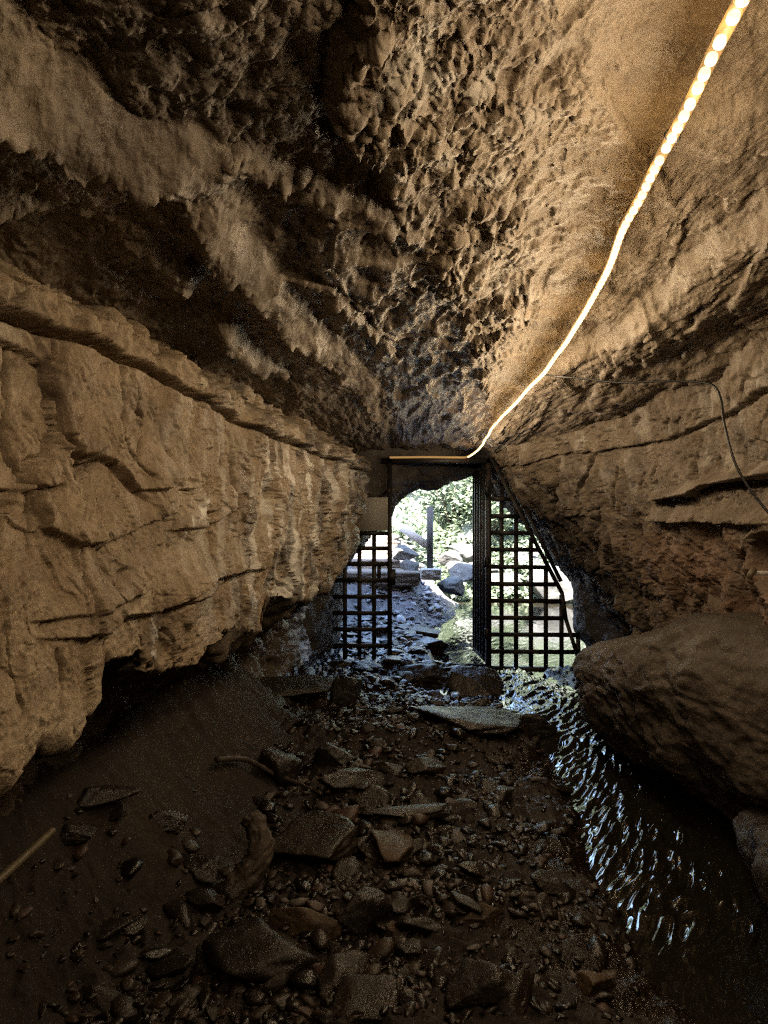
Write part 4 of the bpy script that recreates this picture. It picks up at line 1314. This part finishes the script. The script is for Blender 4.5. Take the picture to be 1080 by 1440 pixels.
# ------------------------------------------------------------------ outside
def box_rock(name, u0, u1, v0, v1, Y, depth, mat, label, cat, seed, group=None):
    a = np.array(P3(u0, v0, Y)); b = np.array(P3(u1, v1, Y))
    c = (a + b) / 2; c[1] += depth / 2
    sx, sz = abs(b[0] - a[0]) / 2, abs(b[2] - a[2]) / 2
    D, fa = _ico[4]
    q = np.sum(np.abs(D) ** 9, axis=1) ** (-1 / 9)
    V = D * q[:, None]
    o_ = seed * 3.7
    V = V * (1 + 0.06 * fbm(V[:, 0] * 1.5 + o_, V[:, 1] * 1.5, V[:, 2] * 1.5, 4)[:, None])
    V = V * np.array((sx, depth / 2, sz))
    o = link(name, mesh_from(name, V, fa), mat); o.location = c
    return tag(o, label, cat, group)


for (u0, u1, v0, v1, Y, sd, lb) in ((440, 592, 803, 826, 10.3, 1, 'lowest brown stone step outside, beside the post base'), (420, 562, 786, 806, 10.8, 2, 'second stone step outside, above the lowest one'), (410, 556, 769, 789, 11.3, 3, 'third stone step outside, below the whitish top one'), (400, 560, 751, 772, 11.8, 4, 'top whitish stone step outside, behind the notice board')):
    box_rock('stone_step', u0, u1, v0, v1, Y, 0.7, M['step'], lb, 'step', sd, 'stone steps outside the gate')
pb = P3(606, 815, 10.2)
MBp = MB().bar(np.array((0, 0, 0)), np.array((0, 0, 0.92)), 0.085, 0.085, (0, 1, 0))
o = MBp.build('post', M['post']); o.location = (pb[0] - 0.01, pb[1] + 0.05, pb[2] + 0.085); tag(o, 'grey square wooden post standing on a concrete block outside', 'post')
o = box_rock('concrete_block', 592, 621, 800, 816, 10.1, 0.28, M['concrete'], 'grey concrete block under the wooden post', 'block', 9)
a = np.array(P3(536, 723, 10.9)); b = np.array(P3(603, 768, 10.27))
o = MB().bar(np.zeros(3), b - a, 0.11, 0.06, (0, 1, 0)).build('handrail', M['plank']); o.location = a
tag(o, 'pale sunlit plank sloping down to the post as a handrail', 'handrail')
outs = [(640, 826, 10.4, (0.25, 0.18, 0.10), 51, 'grey hump of rock on the gravel right of the post'), (648, 802, 11.2, (0.34, 0.22, 0.13), 52, 'big sloping grey rock behind the hump'), (572, 778, 10.9, (0.16, 0.15, 0.09), 53, 'tan flat rock under the handrail'), (632, 782, 11.8, (0.16, 0.16, 0.12), 54, 'pale broken rock behind the post'), (578, 797, 10.6, (0.15, 0.15, 0.08), 55, 'small tan rock left of the concrete block'), (712, 818, 12.9, (0.25, 0.25, 0.2), 56, 'tall pale rock seen through the right grille by the pool'), (745, 790, 13.2, (0.36, 0.3, 0.24), 57, 'broad pale rock face above the pool'), (780, 830, 12.2, (0.35, 0.3, 0.3), 58, 'mossy rock at the right end of the pool'), (652, 776, 12.6, (0.2, 0.2, 0.13), 59, 'grey rock with ferns above it behind the door leaf'), (525, 905, 8.4, (0.22, 0.22, 0.10), 60, 'dark wet rock behind the left grille'), (585, 890, 8.6, (0.25, 0.18, 0.08), 61, 'low wet rock in the doorway beyond the gate'), (600, 908, 7.9, (0.17, 0.15, 0.07), 62, 'flat wet rock at the edge of the puddle'), (560, 918, 7.6, (0.18, 0.14, 0.06), 63, 'flat dark rock just beyond the door sill')]
for (u, v, Y, sc, sd, lb) in outs:
    p = P3(u, v, Y)
    rock('rock', sd, p, sc, (0.1, 0.1 * math.sin(sd), sd * 0.7), M['out_rock'] if Y > 9 else M['dark_rock'], lb, 'rock', sub=4)

# small round stones of the gully
me = base[3].copy(); me.materials.clear(); me.materials.append(M['out_rock'])
for i in range(110):
    x = random.uniform(-0.7, 0.8) if i < 60 else random.uniform(-1.2, 3.2)
    y = random.uniform(7.6, 12.2) if i < 60 else random.uniform(11.0, 14.2)
    if x > 0.75 and y < 12.6: continue
    s = random.uniform(0.03, 0.10) if i < 60 else random.uniform(0.06, 0.14)
    o = bpy.data.objects.new('cobble', me); C.objects.link(o)
    o.location = (x, y, float(floor_z(x, y)) + s * 0.15); o.scale = (s, s, s); o.rotation_euler = (random.uniform(-0.3, 0.3), random.uniform(-.3, .3), random.uniform(0, 6.28))
    tag(o, 'grey cobble lying in the daylit gully outside the gate', 'stone', 'cobbles in the gully outside')


for i in range(70):
    x = random.uniform(-0.45, 0.85); y = random.uniform(6.4, 9.4)
    s = random.uniform(0.05, 0.13)
    if x > 0.4 and y > 6.9: x -= 0.55
    o = bpy.data.objects.new('flat_stone', base[1 + 3 * (i % 4)]); C.objects.link(o)
    o.location = (x, y, float(floor_z(x, y)) + 0.012); o.scale = (s, s, s * 0.7); o.rotation_euler = (random.gauss(0, 0.12), random.gauss(0, 0.12), random.uniform(0, 6.28))
    tag(o, 'flat dark wet stone lying about the doorway of the gate', 'stone', 'flat wet stones about the doorway')


def leaves(name, pts, size, label, cat, kind=None, loc=None):
    """small folded leaves at the given points, one mesh"""
    n = len(pts)
    g = np.random.default_rng(n)
    a = g.uniform(0, 6.28, n); ti = g.normal(0.2, 0.5, n); s = size * np.exp(g.normal(0, 0.3, n))
    dx = np.stack([np.cos(a) * np.cos(ti), np.sin(a) * np.cos(ti), np.sin(ti)], 1)
    sd = np.stack([-np.sin(a), np.cos(a), g.normal(0, 0.4, n)], 1)
    up = np.cross(dx, sd)
    P = np.asarray(pts)
    s = s[:, None]
    base_ = P; tip = P + dx * s * 2; l = P + dx * s + sd * s * 0.55 + up * s * 0.18; r = P + dx * s - sd * s * 0.55 + up * s * 0.18
    V = np.stack([base_, l, tip, r], 1).reshape(-1, 3)
    i = np.arange(n) * 4
    fa = np.concatenate([np.stack([i, i + 1, i + 2], 1), np.stack([i, i + 2, i + 3], 1)])
    loc = np.zeros(3) if loc is None else np.array(loc)
    me = mesh_from(name, V - loc, fa, False)
    attr(me, 'rnd', np.repeat(np.clip(g.normal(0.5, 0.25, n), 0, 1), 4))
    o = link(name, me, M['leaf']); o.location = loc
    return tag(o, label, cat, kind=kind)


g = np.random.default_rng(8)
n = 42000
x = g.uniform(-3, 6.5, n); y = 12.3 + g.gamma(1.5, 1.5, n)
den = fbm(x * 0.9, y * 0.9, 1, 3)
k = den > -0.15
x, y = x[k], y[k]
leaves('ground_cover', np.stack([x, y, floor_z(x, y) + g.uniform(0.0, 0.25, len(x))], 1), 0.05, 'bright green leafy ground cover on the sunlit slope outside', 'ground cover', 'stuff')


def bush(cx, cy, r, hgt, label, n=2600, sd=1):
    gg = np.random.default_rng(sd)
    z0 = float(floor_z(cx, cy))
    root = empty('bush', (cx, cy, z0), label, 'bush', 'bushes on the slope outside')
    d = gg.normal(size=(n, 3)); d /= np.linalg.norm(d, axis=1)[:, None]
    rad = gg.random(n) ** 0.4
    p = d * rad[:, None] * np.array((r, r, hgt / 2)) + np.array((cx, cy, z0 + hgt * 0.55))
    k = fbm(p[:, 0] * 2.6, p[:, 1] * 2.6, p[:, 2] * 2.6, 3) > -0.12
    o = leaves('foliage', p[k], 0.055, None, None, None, (cx, cy, z0)); o.location = (0, 0, 0); o.parent = root
    m = MB()
    for i in range(6):
        e = np.array((gg.uniform(-r, r) * 0.6, gg.uniform(-r, r) * 0.6, hgt * gg.uniform(0.5, 0.9)))
        m.tube([(0, 0, -0.05), e * 0.5 + gg.normal(0, 0.05, 3), e], 0.022, 6, lambda t, i: 1 - 0.7 * t)
    m.build('stem', M['wood'], root, True)


bush(1.3, 14.2, 0.8, 1.7, 'bluish leafy bush overhanging behind the top of the door leaf', 3000, 1)
bush(2.0, 13.6, 0.7, 1.3, 'green bush above the pale rock face', 2600, 2)
bush(-0.2, 15.8, 0.9, 1.6, 'light green bush at the top of the slope left of the post', 2600, 3)
bush(2.9, 12.9, 0.6, 0.9, 'low green bush at the right end of the pool', 2000, 4)
bush(0.9, 16.5, 1.1, 2.0, 'tall bush high on the slope behind the post', 2600, 5)

# ------------------------------------------------------------------ light, sky, camera
EL, AZ = 52.0, 200.0                      # sun high behind the hill, lighting the slope that faces the cave
sun = bpy.data.lights.new('sun', 'SUN'); sun.energy = 4.8; sun.angle = R(0.5); sun.color = (1, 0.95, 0.88)
so = bpy.data.objects.new('sun', sun); C.objects.link(so)
so.rotation_euler = (R(90 - EL), 0, R(180 - AZ))
w = bpy.data.worlds.new('World'); bpy.context.scene.world = w; w.use_nodes = True
nt = w.node_tree; nt.nodes.clear()
sky = nt.nodes.new('ShaderNodeTexSky'); sky.sky_type = 'NISHITA'; sky.sun_disc = False
sky.sun_elevation = R(EL); sky.sun_rotation = R(AZ)
bg = nt.nodes.new('ShaderNodeBackground'); bg.inputs[1].default_value = 0.15
wo = nt.nodes.new('ShaderNodeOutputWorld')
nt.links.new(sky.outputs[0], bg.inputs[0]); nt.links.new(bg.outputs[0], wo.inputs[0])

cam = bpy.data.cameras.new('camera'); co = bpy.data.objects.new('camera', cam); C.objects.link(co)
cam.sensor_fit = 'VERTICAL'; cam.sensor_height = 36; cam.lens = 26; cam.clip_start = 0.05; cam.clip_end = 500
co.location = (0, 0, CZ); co.rotation_euler = (R(90), 0, 0)
sc = bpy.context.scene
sc.camera = co
sc.view_settings.view_transform = 'Standard'; sc.view_settings.look = 'None'; sc.view_settings.gamma = 1
sc.view_settings.exposure = 4.2
sc.cycles.use_denoising = False
sc.cycles.sample_clamp_indirect = 0.10
sc.cycles.sample_clamp_direct = 0.35
sc.cycles.filter_width = 1.3
sc.cycles.max_bounces = 8; sc.cycles.diffuse_bounces = 5
sc.cycles.caustics_reflective = False; sc.cycles.caustics_refractive = False
